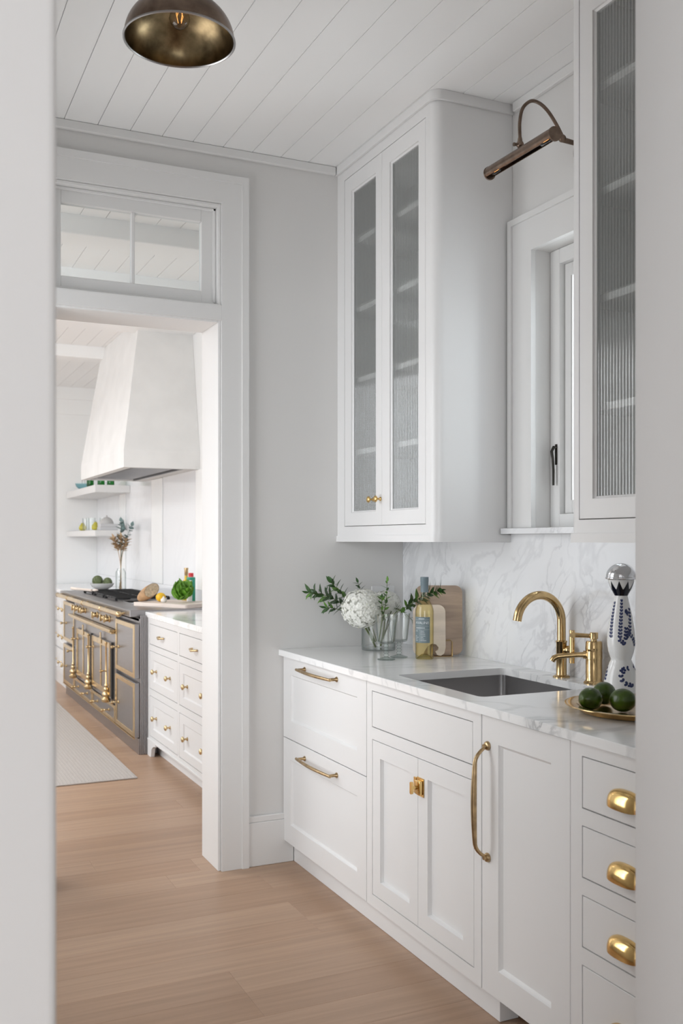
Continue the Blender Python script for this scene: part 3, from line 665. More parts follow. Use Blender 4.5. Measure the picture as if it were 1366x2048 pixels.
def picture_light():
    # tube parallel to the wall, on a looping arm from a round wall plate
    ax, az = 1.875, 2.641; y0, y1, r = 2.466, 2.819, .0217
    ym = (y0+y1)/2+.005
    t = thing('picture_light', 'dark bronze picture light on a looped arm above the window', 'lamp', (XR, ym-.03, 2.72))
    b = BM(); n = 26; a0, a1 = math.radians(-72), math.radians(196)   # open towards below/front
    for rr in (r, r-.0018):
        pass
    ringA = []; 
    def arc(rad, y): return [b.verts.new((ax+rad*math.cos(math.radians(-20)+(math.radians(245))*i/n), y, az+rad*math.sin(math.radians(-20)+math.radians(245)*i/n))) for i in range(n+1)]
    A, B_, C_, D_ = arc(r, y0), arc(r, y1), arc(r-.002, y0), arc(r-.002, y1)
    for i in range(n):
        b.faces.new([A[i], A[i+1], B_[i+1], B_[i]]); b.faces.new([C_[i+1], C_[i], D_[i], D_[i+1]])
    for i in (0, n): b.faces.new([A[i], B_[i], D_[i], C_[i]])
    obj('shade', b, 'bronze', t, 50)
    T = Matrix.Rotation(PI/2, 4, 'X')
    for yy, nm_ in ((y0, 'end_cap'), (y1+.006, 'end_cap')):
        b = BM(); lathe(b, [(0, 0), (r+.0012, 0), (r+.0012, .006), (0, .006)], (ax, yy, az), 32, T); obj(nm_, b, 'bronze', t, 40)
    b = BM(); box(b, ax-.006, ax+.010, y0+.075, y1-.075, az-.002, az+.012, .002); obj('socket_bar', b, 'bronze', t)
    for yy, dr in ((y0+.014, 1), (y1-.066, -1)):
        b = BM(); T2 = Matrix.Rotation(-PI/2, 4, 'X')
        lathe(b, [(0, 0), (.007, .002), (.0095, .008), (.0095, .046), (.006, .05), (0, .05)], (ax-.003, yy, az-.006), 16, T2); bu = obj('bulb', b, 'clear', t, 60)
        b = BM(); tube(b, [(ax-.003, yy+.010, az-.006), (ax-.003, yy+.036, az-.006)], .0022, 6); obj('filament', b, 'filament', bu)
    # swivel joint on the tube and the arm
    b = BM(); ball(b, (ax+.002, ym, az+r+.014), .0125, 16, 10); tube(b, [(ax+.002, ym, az+r-.003), (ax+.002, ym, az+r+.006)], .008, 12); tube(b, [(ax+.002, ym, az+r+.022), (ax+.002, ym, az+r+.036)], [.009, .0065], 12)
    tube(b, [(ax-.008, ym, az+r+.012), (ax-.022, ym, az+r+.010)], [.004, .0065], 10); obj('swivel', b, 'bronze', t, 50)
    zs_ = az+r+.034
    ctrl = [(ax+.002, zs_), (ax+.001, zs_+.05), (ax+.012, zs_+.098), (ax+.042, zs_+.128), (ax+.075, zs_+.130), (ax+.110, zs_+.112), (ax+.145, zs_+.075), (ax+.172, zs_+.037)]
    P = []
    for i in range(len(ctrl)-1):
        p0 = ctrl[max(i-1, 0)]; p1 = ctrl[i]; p2 = ctrl[i+1]; p3 = ctrl[min(i+2, len(ctrl)-1)]
        for s in range(6):
            u = s/6; P.append(tuple(.5*((2*p1[k])+(-p0[k]+p2[k])*u+(2*p0[k]-5*p1[k]+4*p2[k]-p3[k])*u*u+(-p0[k]+3*p1[k]-3*p2[k]+p3[k])*u**3) for k in range(2)))
    P.append(ctrl[-1])
    b = BM(); tube(b, [(x, ym, z) for x, z in P], .0058, 10); obj('arm', b, 'bronze', t, 60)
    xe, ze = ctrl[-1]
    b = BM(); ball(b, (xe, ym, ze-.008), .013, 16, 10); tube(b, [(xe, ym, ze-.012), (XR-.012, ym, ze-.018)], [.009, .007], 12); obj('wall_joint', b, 'bronze', t, 50)
    b = BM(); T = Matrix.Rotation(-PI/2, 4, 'Y'); lathe(b, [(0, .0005), (.070, .0005), (.072, .004), (.066, .010), (.040, .013), (.012, .018), (0, .018)], (XR, ym, ze-.018), 40, T); obj('wall_plate', b, 'bronze', t, 40)
picture_light()

# ------------------------------------------------------------------ FAUCETS
def faucet():
    x, y = 2.106, 2.728; z = ZT
    t = thing('arched_faucet', 'tall brass faucet with an arched spout behind the sink', 'faucet', (x, y, z))
    b = BM(); lathe(b, [(0, .0005), (.029, .0005), (.029, .004), (.025, .0065), (.019, .008), (.018, .012), (.018, .118), (.0195, .120), (.0195, .125), (.015, .127), (0, .127)], (x, y, z), 32); obj('base_column', b, 'brass_w', t, 40)
    R_ = .0915; zc = z+.192; pts = [(x, y, z+.124), (x, y, z+.16)]
    for i in range(25):
        a = PI*i/24*.955; pts.append((x-R_+R_*math.cos(a), y, zc+R_*math.sin(a)))
    e = pts[-1]; d = Vector(pts[-1])-Vector(pts[-2]); d.normalize(); pts.append(tuple(Vector(e)+d*.006))
    b = BM(); tube(b, pts, .0148, 20, False); tube(b, [pts[-1], tuple(Vector(pts[-1])-d*.012)], [.0148, .012], 20, False)
    obj('spout', b, 'brass_w', t, 60)
    b = BM(); ball(b, (x+.012, y-.026, z+.094), .0165, 16, 10); tube(b, [(x, y, z+.094), (x+.010, y-.022, z+.094)], .012, 12); obj('side_valve', b, 'brass_w', t, 50)
faucet()
def filter_tap():
    x, y = 2.106, 2.558; z = ZT
    t = thing('filter_tap', 'short brass tap with a side lever and low spout, beside the patterned bottle', 'faucet', (x, y, z))
    b = BM(); lathe(b, [(0, .0005), (.033, .0005), (.033, .005), (.029, .009), (.0265, .012), (.0265, .080), (.0275, .081), (.0275, .106), (.0265, .108), (.0275, .112), (.0275, .118), (.0265, .135), (.024, .140), (0, .141)], (x, y, z), 32); obj('body', b, 'brass_w', t, 40)
    b = BM(); lathe(b, [(0, .140), (.010, .140), (.010, .146), (.0135, .147), (.0135, .166), (.012, .168), (0, .168)], (x, y, z), 24)
    ex, ey = x-.040, y+.062
    tube(b, [(x, y, z+.156), (ex, ey, z+.156)], [.0065, .0085], 14); h = obj('lever', b, 'brass_w', t, 40)
    b = BM(); lathe(b, [(0, .062), (.009, .062), (.009, .170), (.0085, .172), (0, .172)], (ex, ey, z), 16); dx = Vector((-.4, -.9, 0)).normalized()
    tube(b, [(ex, ey, z+.156), (ex+dx.x*.014, ey+dx.y*.014, z+.156)], .0095, 14); obj('lever_rod', b, 'brass_w', h, 40)
    b = BM(); d = Vector((-.72, .60, 0)).normalized()
    P = [(0, .094), (.03, .093), (.07, .089), (.095, .086), (.108, .080), (.114, .070)]
    tube(b, [(x+d.x*(.02+s), y+d.y*(.02+s), z+h_) for s, h_ in P], [.0105, .0085, .0085, .0095, .010, .0095], 14); obj('spout', b, 'brass_w', t, 50)
    b = BM(); T = Matrix.Rotation(math.atan2(d.y, d.x), 4, 'Z') @ Matrix.Rotation(PI/2, 4, 'Y'); lathe(b, [(0, .02), (.0135, .02), (.0135, .034), (0, .034)], (x, y, z+.094), 16, T); obj('spout_collar', b, 'brass_w', t, 40)
filter_tap()

# ------------------------------------------------------------------ PATTERNED BOTTLE
def deco_bottle():
    x, y, z = 2.035, 2.345, ZT
    t = thing('patterned_bottle', 'white ceramic bottle with blue leaf pattern and a silver dome stopper', 'bottle', (x, y, z))
    prof = [(0, .0005), (.051, .0005), (.055, .006), (.054, .02), (.0495, .05), (.043, .075), (.036, .094), (.0315, .103), (.0305, .108), (.033, .116), (.0385, .132), (.0415, .150), (.0420, .170), (.0390, .205), (.0330, .240), (.0265, .270), (.0215, .290), (.0190, .300), (.0190, .302)]
    b = BM(); lathe(b, prof, (x, y, z), 48); obj('body', b, 'white_c', t, 60)
    neck = [(.0190, .302), (.0245, .312), (.0315, .325), (.0370, .340), (.0400, .350)]
    b = BM(); lathe(b, neck + [(.036, .351), (0, .351)], (x, y, z), 48); nk = obj('neck', b, 'white_c', t, 60)
    def rad(zz, pr):
        if zz <= pr[0][1]: return pr[0][0]
        for (r0, z0), (r1, z1) in zip(pr, pr[1:]):
            if z0 <= zz <= z1 and z1 > z0: return r0+(r1-r0)*(zz-z0)/(z1-z0)
        return pr[-1][0]
    # dark crown of pointed leaves round the neck
    b = BM(); NP = 9; K = 8
    for k in range(NP*K):
        def P(kk, f):
            ph = (kk % K)/K; tri = 1-abs(2*ph-1); top = .321+.026*(tri**1.5)
            zz = .3015+(top-.3015)*f; a = 2*PI*kk/(NP*K); r = rad(zz, neck)+.0006; return b.verts.new((x+r*math.cos(a), y+r*math.sin(a), z+zz))
        for f in range(5): b.faces.new([P(k, f/5), P(k+1, f/5), P(k+1, (f+1)/5), P(k, (f+1)/5)])
    bmesh.ops.remove_doubles(b, verts=b.verts, dist=1e-5); obj('painted_crown', b, 'black_c', nk, 60)
    b = BM(); lathe(b, [(0, .3515), (.0455, .3515), (.0475, .353), (.0475, .3565), (.0455, .3585)], (x, y, z), 48)
    lathe(b, [(.0455*math.cos(PI/2*i/12), .3585+.0425*math.sin(PI/2*i/12)) for i in range(13)], (x, y, z), 48); obj('stopper', b, 'chrome', t, 60)
    # leaf vines: (start angle, start height, end angle, end height, bend) relative to the direction of the hall
    base = math.atan2(-y, -x)
    vines = [(.95, .262, .62, .190, 0), (.62, .190, 1.25, .146, .10), (.05, .288, -.10, .170, 0), (-.10, .170, .30, .152, .05), (.38, .205, .30, .165, 0), (.60, .250, .35, .262, .0), (.62, .190, .25, .178, .05),
             (.60, .085, .15, .075, -.25), (.15, .075, .25, .040, -.2), (.25, .040, .72, .028, .1), (1.2, .09, 1.45, .06, .1), (-.9, .28, -.8, .17, 0), (2.2, .28, 2.3, .17, 0), (3.4, .28, 3.3, .17, 0), (-1.6, .09, -1.3, .04, .2), (2.6, .09, 2.9, .04, .2)]
    b = BM()
    def S_(a, zz, off=.0005): r = rad(zz, prof)+off; return Vector((x+r*math.cos(base+a), y+r*math.sin(base+a), z+zz))
    for a0, z0, a1, z1, bend in vines:
        ln = math.hypot((a1-a0)*.045, z1-z0); n = max(3, int(ln/.0095))
        for i in range(n):
            u = (i+.5)/n
            a = a0+(a1-a0)*u+bend*math.sin(PI*u); zz = z0+(z1-z0)*u
            da = (a1-a0)+bend*PI*math.cos(PI*u); dz = z1-z0; th = math.atan2(dz, da*.045)
            for sd in (-1, 1):
                ang = th+PI+sd*.62; cxx, czz = a*.045, zz
                L_, w = .0105, .0031
                P = []
                for q in range(8):
                    s = q/8*2*PI; lx = .0052+L_/2*math.cos(s); ly = w*math.sin(s)*(1.15+.4*math.cos(s))
                    P.append(b.verts.new(S_((cxx+lx*math.cos(ang)-ly*math.sin(ang))/.045, czz+lx*math.sin(ang)+ly*math.cos(ang), .0009)))
                b.faces.new(P)
    obj('painted_leaves', b, 'blue_c', t, None, kind='stuff')
deco_bottle()

# ------------------------------------------------------------------ TRAY AND LIMES
tx, ty = 1.856, 2.080
b = BM(); lathe(b, [(0, .0005), (.135, .0005), (.150, .003), (.160, .016), (.186, .020), (.190, .021), (.190, .0235), (.186, .0240), (.158, .0205), (.147, .006), (.133, .0035), (0, .0035)], (tx, ty, ZT), 72)
tag(obj('brass_tray', b, 'brass_w', None, 40), 'round aged brass tray holding limes on the worktop', 'tray')
def lime(px, py, pz, r, rot, label):
    t = thing('lime', label, 'lime', (px, py, pz-r), 0, 'limes on the brass tray')
    Rm = Matrix.Rotation(rot[2], 4, 'Z') @ Matrix.Rotation(rot[1], 4, 'Y') @ Matrix.Rotation(rot[0], 4, 'X')
    n = 18; pr = []
    for i in range(n+1):
        a = PI*i/n; rr = math.sin(a)*r; zz = -math.cos(a)*r*1.2
        if i == 1 or i == n-1: zz *= 1.035
        pr.append((rr if 0 < i < n else 0, zz*(1.0 if 0 < i < n else 1.06)))
    b = BM(); lathe(b, pr, (px, py, pz), 24, Rm); obj('skin', b, 'lime', t, 60)
    b = BM(); lathe(b, [(0, -r*1.30), (.004, -r*1.285), (.005, -r*1.24), (0, -r*1.2)], (px, py, pz), 10, Rm); obj('stem_end', b, 'lime_e', t, 60)
zl = ZT+.004
lime(1.7514, 2.1415, zl+.0318, .0310, (1.45, .1, -1.15), 'lime at the left front of the brass tray')
lime(1.8130, 2.0830, zl+.0322, .0315, (1.45, 0, .25), 'lime at the right front of the tray, stem end towards us')
lime(1.838, 2.188, zl+.0350, .0318, (1.40, .2, -1.0), 'lime behind the other two on the tray')
# ------------------------------------------------------------------ WINE BOTTLE, GOBLETS
def wine_bottle():
    x, y, z = 1.938, 3.3774, ZT; r = .0365
    t = thing('wine_bottle', 'white wine bottle with a slate blue label and capsule', 'bottle', (x, y, z))
    prof = [(0, .018), (.012, .017), (.024, .008), (.031, .001), (.034, .0005), (r, .004), (r, .185), (.0355, .197), (.031, .212), (.022, .228), (.0165, .240), (.0150, .252), (.0148, .322)]
    b = BM(); lathe(b, prof, (x, y, z), 40); obj('glass', b, 'wine_g', t, 50)
    b = BM(); lathe(b, [(0, .0195), (.012, .0185), (.024, .0095), (.031, .0028), (r-.002, .006), (r-.002, .184), (.0337, .195), (.029, .210), (.0203, .2265), (.0150, .238), (.0135, .246), (0, .246)], (x, y, z), 40); obj('wine', b, 'wine', t, 50)
    b = BM(); lathe(b, [(.0155, .264), (.0158, .264), (.0158, .304), (.0166, .305), (.0166, .3235), (.0155, .3245), (0, .3247)], (x, y, z), 32); obj('capsule', b, 'capsule', t, 40)
    base = math.atan2(-y, -x)
    rl = r+.0004; ac = base-.34; aw = .95   # label centre angle and half angle
    b = BM(); n = 24; q = []
    for i in range(n+1):
        a = ac-aw+2*aw*i/n; q.append((b.verts.new((x+rl*math.cos(a), y+rl*math.sin(a), z+.066)), b.verts.new((x+rl*math.cos(a), y+rl*math.sin(a), z+.168))))
    for u, v in zip(q, q[1:]): b.faces.new([u[0], v[0], v[1], u[1]])
    lb = obj('label', b, 'label', t, 60)
    def wrapP(s, h, off=.0008):   # s: along the label, to the right as one reads it
        a = ac+s/rl; return Vector((x+(r+off)*math.cos(a), y+(r+off)*math.sin(a), z+h))
    def strip(bm_, s0, s1, h0, h1):
        m = max(1, int(abs(s1-s0)/.003))
        vs = [(bm_.verts.new(wrapP(s0+(s1-s0)*i/m, h0)), bm_.verts.new(wrapP(s0+(s1-s0)*i/m, h1))) for i in range(m+1)]
        for u, v in zip(vs, vs[1:]): bm_.faces.new([u[0], v[0], v[1], u[1]])
    b = BM()
    def text(s, size, s_left, h):
        cu = bpy.data.curves.new('tmp', 'FONT'); cu.body = s; cu.size = size; cu.resolution_u = 3
        o = bpy.data.objects.new('tmp', cu); COL.objects.link(o); dg = bpy.context.evaluated_depsgraph_get(); dg.update()
        me = o.evaluated_get(dg).to_mesh(); vs = [b.verts.new(wrapP(s_left+v.co.x, h+v.co.y)) for v in me.vertices]
        for p in me.polygons:
            try: b.faces.new([vs[i] for i in p.vertices])
            except ValueError: pass
        o.evaluated_get(dg).to_mesh_clear(); bpy.data.objects.remove(o); bpy.data.curves.remove(cu)
    text('AVALINE', .0150, -.0285, .1405)
    for h in (.157, .132, .1185): strip(b, -.032, .032, h, h+.0005)
    strip(b, -.012, .012, .160, .162); strip(b, -.026, .014, .124, .1262)
    strip(b, -.0075, -.0070, .070, .118)
    rr = random.Random(3)
    for k, h in enumerate((.112, .106, .100, .093, .087, .081, .075)):
        strip(b, -.004, -.004+.012+.012*rr.random(), h, h+.0014)
        if k in (0, 3, 4, 5, 6): strip(b, -.029, -.029+.008+.01*rr.random(), h, h+.0014)
    obj('label_print', b, 'print', lb, None)
wine_bottle()
def goblet(x, y, label):
    z = ZT; t = thing('goblet', label, 'glass', (x, y, z), 0, 'glass goblets beside the wine bottle')
    b = BM(); lathe(b, [(0, .064), (.026, .064), (.0325, .067), (.0345, .073), (.0455, .176), (.0440, .1765), (.0330, .074), (.0300, .0705), (0, .0685)], (x, y, z), 40); obj('cup', b, 'clear', t, 50)
    b = BM(); pr = [(.007, .012)]
    for k in range(4):
        zc = .0185+k*.0118
        for i in range(7): a = PI*i/6; pr.append((.0065+.0045*math.sin(a), zc-.0052*math.cos(a)))
    pr.append((.010, .0638)); lathe(b, [(0, .012)]+pr+[(0, .0638)], (x, y, z), 24); obj('stem', b, 'clear_g', t, 60)
    b = BM(); lathe(b, [(0, .0005), (.034, .0005), (.0355, .002), (.0345, .0035), (.018, .008), (.009, .0118), (0, .0118)], (x, y, z), 40); obj('foot', b, 'clear_g', t, 50)
goblet(1.785, 3.412, 'clear glass goblet with beaded stem, the nearer of two')
goblet(1.869, 3.462, 'clear glass goblet with beaded stem, next to the wine bottle')

# ------------------------------------------------------------------ CHOPPING BOARDS IN A RACK
ang = math.radians(-25)
def board(name, label, cx_, cy_, w, h, th, mat, lean, notch=False):
    t = thing(name, label, 'chopping board', (cx_, cy_, ZT), ang)
    Rm = Matrix.Rotation(-lean, 4, 'X') @ Matrix.Rotation(PI/2, 4, 'X')
    poly = rrect(w, h, .030, 8, 0, h/2)
    if notch:   # scooped lower right corner with a hook
        poly = [(-w/2, .02), (-w/2+.006, .006), (-w/2+.02, 0), (.006, .0)] + []
        poly = [(p) for p in rrect(w, h, .030, 8, 0, h/2) if not (p[1] < .032 and p[0] > -w/2+.03)]
        tail = [(-.045, 0.0), (-.030, .0), (-.022, .018), (-.008, .040), (.010, .050), (.026, .046), (.036, .034), (.033, .024), (.022, .018), (.030, .004), (.044, .001), (.058, .010), (w/2-.001, .034)]
        tail = [(px+.002, py) for px, py in tail]
        top = [p for p in poly if p[1] >= .03]; left = [p for p in poly if p[1] < .03]
        poly = top + left + tail
    b = BM(); prism(b, poly, -th/2, th/2, Matrix.Translation((0, 0, .004)) @ Rm)
    es = [e for e in b.edges if len(e.link_faces) == 2 and abs(e.link_faces[0].normal.dot(e.link_faces[1].normal)) < .3]
    b.normal_update()
    o = obj('board', b, mat, t, 35, local=True)
    return t
board('chopping_board', 'large tan wooden chopping board standing in the rack by the marble', 2.0440, 3.4450, .190, .282, .020, 'board_t', .02)
board('chopping_board', 'small pale wooden chopping board with a hooked notch, standing behind the wine bottle', 1.988, 3.4270, .130, .206, .017, 'board_w', .02, True)
t = thing('board_rack', 'thin rose metal rack holding two chopping boards', 'rack', (2.028, 3.438, ZT), ang)
for yy in (.036, .003, -.029):
    b = BM(); tube(b, [(-.02, yy, .0025), (-.02, yy, .06), (.055, yy, .066), (.062, yy, .060), (.062, yy, .0025)], .0016, 6); obj('hoop', b, 'brass_a', t, 50, local=True)
b = BM(); box(b, -.03, .064, -.032, .038, .0006, .0028, .0008); obj('base', b, 'brass_a', t, None, local=True)

# ------------------------------------------------------------------ VASE OF FLOWERS
vx, vy = 1.922, 3.745
b = BM(); lathe(b, [(0, .001), (.072, .001), (.0735, .003), (.0735, .128), (.0715, .1285), (.0712, .008), (0, .008)], (vx, vy, ZT), 48)
tag(obj('glass_vase', b, 'clear', None, 50), 'low clear glass cylinder vase holding white hydrangeas', 'vase')
def hydrangea(c, r, label, seed, stem_to):
    t = thing('hydrangea', label, 'flower', c, 0, 'hydrangeas in the glass vase'); rr = random.Random(seed)
    b = BM(); bc = BM(); N_ = 300
    for i in range(N_):
        zz = 1-2*(i+.5)/N_; th = i*2.39996; q = math.sqrt(max(0, 1-zz*zz)); n = Vector((q*math.cos(th), q*math.sin(th), zz))
        n = (n+Vector((rr.uniform(-.12, .12), rr.uniform(-.12, .12), rr.uniform(-.12, .12)))).normalized()
        cc = Vector(c)+Vector((n.x*r, n.y*r, n.z*r*.92))*rr.uniform(.90, 1.02)
        a = n.orthogonal().normalized(); e = n.cross(a); rot = rr.uniform(0, PI); s = r*rr.uniform(.130, .170)
        tilt = Vector((rr.uniform(-.4, .4), rr.uniform(-.4, .4), rr.uniform(-.4, .4))); n2 = (n+tilt*.6).normalized(); a = (a-n2*a.dot(n2)).normalized(); e = n2.cross(a)
        for k in range(4):
            an = rot+k*PI/2; d = a*math.cos(an)+e*math.sin(an); sd = a*-math.sin(an)+e*math.cos(an)
            v0 = b.verts.new(cc+n2*s*.05); v1 = b.verts.new(cc+d*s*.55+sd*s*.52+n2*s*.16); v2 = b.verts.new(cc+d*s*1.06+sd*s*.2-n2*s*.05); v2b = b.verts.new(cc+d*s*1.06-sd*s*.2-n2*s*.05); v3 = b.verts.new(cc+d*s*.55-sd*s*.52+n2*s*.16); vm = b.verts.new(cc+d*s*.6+n2*s*.05)
            b.faces.new([v0, v1, vm]); b.faces.new([v1, v2, vm]); b.faces.new([v2, v2b, vm]); b.faces.new([v2b, v3, vm]); b.faces.new([v3, v0, vm])
        if i % 4 == 0: ball(bc, cc+n2*s*.08, s*.12, 6, 4)
    ball(b, c, r*.84, 16, 10, (1, 1, .92))
    me = obj('florets', b, 'petal', t, None, kind='stuff')
    obj('floret_centres', bc, 'petal_c', t, None, kind='stuff')
    b = BM(); p0 = Vector(c)-Vector((0, 0, r*.7)); p1 = Vector(stem_to); tube(b, [p0, (p0+p1)/2+Vector((.004, .002, 0)), p1], .004, 8); obj('stem', b, 'stem', t, 60)
hydrangea((1.824, 3.700, 1.098), .089, 'large white hydrangea head at the front of the vase', 1, (1.90, 3.73, ZT+.014))
hydrangea((1.982, 3.792, 1.104), .066, 'smaller cream hydrangea head at the back by the outlet', 2, (1.94, 3.76, ZT+.014))
# leafy branches
def leaf_mesh(name, mat, L_=1., w=.42, fold=.10, curl=.12):
    b = BM(); n = 5; L0 = []
    for i in range(n+1):
        u = i/n; ww = w*math.sin(PI*u**.8)*.5; zc = -curl*u*u
        L0.append((b.verts.new((u*L_, ww, zc+fold*ww*2)), b.verts.new((u*L_, 0, zc)), b.verts.new((u*L_, -ww, zc+fold*ww*2))))
    for A, B_ in zip(L0, L0[1:]):
        b.faces.new([A[0], A[1], B_[1], B_[0]]); b.faces.new([A[1], A[2], B_[2], B_[1]])
    bmesh.ops.remove_doubles(b, verts=b.verts, dist=1e-6)
    me = bpy.data.meshes.new(name); b.to_mesh(me); b.free(); me.materials.append(M[mat]); me.shade_smooth(); return me
LEAF = leaf_mesh('leaf', 'leaf'); LEAFL = leaf_mesh('leaf', 'leaf_l')
def branch(label, pts, n, L_, seed, young=0., start=.25, name='leafy_branch', mat='stem', leaf=None, grp='leafy branches in the glass vase', cat='branch', rad=.0022):
    rr = random.Random(seed); P = [Vector(p) for p in pts]
    t = thing(name, label, cat, P[0], 0, grp)
    # catmull path
    Q = []
    for i in range(len(P)-1):
        p0, p1, p2, p3 = P[max(i-1, 0)], P[i], P[i+1], P[min(i+2, len(P)-1)]
        for s in range(8):
            u = s/8; Q.append(.5*((2*p1)+(-p0+p2)*u+(2*p0-5*p1+4*p2-p3)*u*u+(-p0+3*p1-3*p2+p3)*u**3))
    Q.append(P[-1])
    b = BM(); tube(b, Q, [rad*(1-.6*i/len(Q)) for i in range(len(Q))], 6); obj('stem', b, mat, t, 60)
    for k in range(n):
        u = start+(1-start)*(k+.5)/n; i = min(int(u*(len(Q)-1)), len(Q)-2); p = Q[i].lerp(Q[i+1], u*(len(Q)-1)-i); d = (Q[i+1]-Q[i]).normalized()
        side = d.orthogonal().normalized(); side.rotate(Matrix.Rotation(k*2.4+rr.uniform(-.4, .4), 3, d))
        v = (d*rr.uniform(.5, .9)+side).normalized() if k < n-1 else d
        zax = (d - v*d.dot(v)); zax = zax.normalized() if zax.length > 1e-3 else v.orthogonal().normalized()
        xax = v; yax = zax.cross(xax); R3 = Matrix((xax, yax, zax)).transposed()
        s = L_*rr.uniform(.75, 1.15)*(1 if k < n-1 else .8)
        o = inst(leaf or (LEAFL if rr.random() < young else LEAF), t, p, R3.to_euler(), (s, s, s), 'leaf')
    return t
branch('long leafy branch reaching left of the white hydrangea, pointing at the doorway', [(1.90, 3.73, .95), (1.85, 3.76, 1.06), (1.78, 3.80, 1.11), (1.70, 3.80, 1.150), (1.615, 3.79, 1.165)], 34, .050, 3, .15, .42)
branch('short leafy branch left of the hydrangea, rising to a tip', [(1.90, 3.735, .95), (1.84, 3.77, 1.08), (1.775, 3.79, 1.15), (1.72, 3.79, 1.205)], 22, .044, 4, .2, .5)
branch('low leafy twig left of the hydrangea', [(1.90, 3.735, .95), (1.83, 3.76, 1.05), (1.75, 3.79, 1.09), (1.695, 3.79, 1.100)], 12, .042, 14, .2, .62)
branch('leafy sprig standing up in front between the two hydrangea heads', [(1.885, 3.67, .96), (1.878, 3.625, 1.05), (1.882, 3.60, 1.13), (1.883, 3.59, 1.215)], 18, .030, 5, .35, .3)
branch('small bright green sprig against the white hydrangea', [(1.885, 3.67, .96), (1.868, 3.61, 1.06), (1.855, 3.585, 1.13), (1.853, 3.58, 1.15)], 12, .026, 6, .6, .45)
branch('leafy branch arching right behind the wine bottle', [(1.94, 3.75, .95), (1.945, 3.65, 1.07), (1.935, 3.511, 1.116), (1.97, 3.4287, 1.165), (2.019, 3.3946, 1.183)], 40, .044, 7, .12, .45)
branch('leafy twig behind the hydrangea near the end wall', [(1.92, 3.76, .95), (1.89, 3.82, 1.12), (1.87, 3.84, 1.20)], 8, .034, 8, .1, .6)
for k, (q, sd) in enumerate((((2.03, 3.70, 1.06), 9), ((2.05, 3.66, 1.035), 10))):
    branch(('thin grassy spray hanging right of the goblets', 'lower thin grassy spray right of the goblets')[k], [(1.945, 3.745, .96), (1.98, 3.74, 1.075), (2.01, 3.71, 1.085), q], 26, .030, sd, .2, .4, leaf=leaf_mesh('leaf', 'leaf', 1, .09), cat='branch')

# outlet on the end wall
t = thing('wall_outlet', 'white electrical outlet plate on the end wall behind the flowers', 'outlet', (2.04, YE, 1.12))
b = BM(); box(b, 1.982, 2.098, YE-.006, YE-.0005, 1.058, 1.178, .002); obj('plate', b, 'plastic', t)
for x in (2.012, 2.068):
    b = BM(); box(b, x-.017, x+.017, YE-.0085, YE-.0061, 1.084, 1.152, .0015); r_ = obj('receptacle', b, 'plastic', t)
    for zc in (1.103, 1.133):
        b = BM(); box(b, x-.0085, x-.006, YE-.0092, YE-.0086, zc-.004, zc+.005); box(b, x+.006, x+.0085, YE-.0092, YE-.0086, zc-.004, zc+.004); box(b, x-.002, x+.002, YE-.0092, YE-.0086, zc-.012, zc-.008); obj('slots', b, 'slot', r_)

# ------------------------------------------------------------------ KITCHEN: drawer cabinet next to the range
XQ = 1.54
t = thing('kitchen_drawer_cabinet', 'white kitchen drawer cabinet with brass knobs, seen through the doorway', 'cabinet', (1.8, 5.3, 0))
KO = [(y0, y1, z0, z1) for y0, y1 in ((5.558, 6.216), (4.8385, 5.5195), (4.21, 4.80)) for z0, z1 in ((.718, .85), (.434, .679), (.132, .391))]
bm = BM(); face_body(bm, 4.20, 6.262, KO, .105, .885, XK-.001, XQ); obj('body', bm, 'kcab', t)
bm = BM(); poly = [(6.262, 0), (6.262, .105), (6.06, .105), (6.06, .085), (6.10, .08), (6.155, .055), (6.175, 0)]
prism(bm, [(y_, z_) for y_, z_ in poly], XQ-.004, XQ+.02, Matrix(((0, 0, 1, 0), (1, 0, 0, 0), (0, 1, 0, .0005), (0, 0, 0, 1)))); box(bm, XQ-.006, XQ, 4.2, 6.262, .098, .112, .002); obj('bracket_foot', bm, 'kcab', t)
bm = BM(); box(bm, XQ+.065, XQ+.08, 4.2, 6.25, .0005, .10); obj('plinth', bm, 'kcab', t)
for y0, y1 in ((5.558, 6.216), (4.8385, 5.5195), (4.21, 4.80)):
    bm = BM(); slabfront(bm, y0+.003, y1-.003, .721, .847, XQ); d = obj('drawer', bm, 'kcab', t)
    b = BM(); yc = (y0+y1)/2+.02
    tube(b, [(XQ-.002, yc-.05, .785), (XQ-.020, yc-.045, .785), (XQ-.026, yc, .779), (XQ-.020, yc+.045, .785), (XQ-.002, yc+.05, .785)], [.007, .005, .006, .005, .007], 8); obj('pull', b, 'brass_k', d, 60)
    for z0, z1 in ((.434, .679), (.132, .391)):
        bm = BM(); shaker(bm, y0+.003, y1-.003, z0+.003, z1-.003, XQ, .078, pz0=z0+.052, pz1=z1-.054, depth=.008); d = obj('drawer', bm, 'kcab', t)
        for ky in (y0+.19, y1-.142): knob(d, ky, (z0+z1)/2, XQ+.008, 'brass_k', 1.25)
bm = BM(); box(bm, 1.535, XK-.001, 4.19, 6.315, .8855, .92, .003); tag(obj('kitchen_worktop', bm, 'marble'), 'white marble worktop on the kitchen drawer cabinet right of the range', 'countertop')

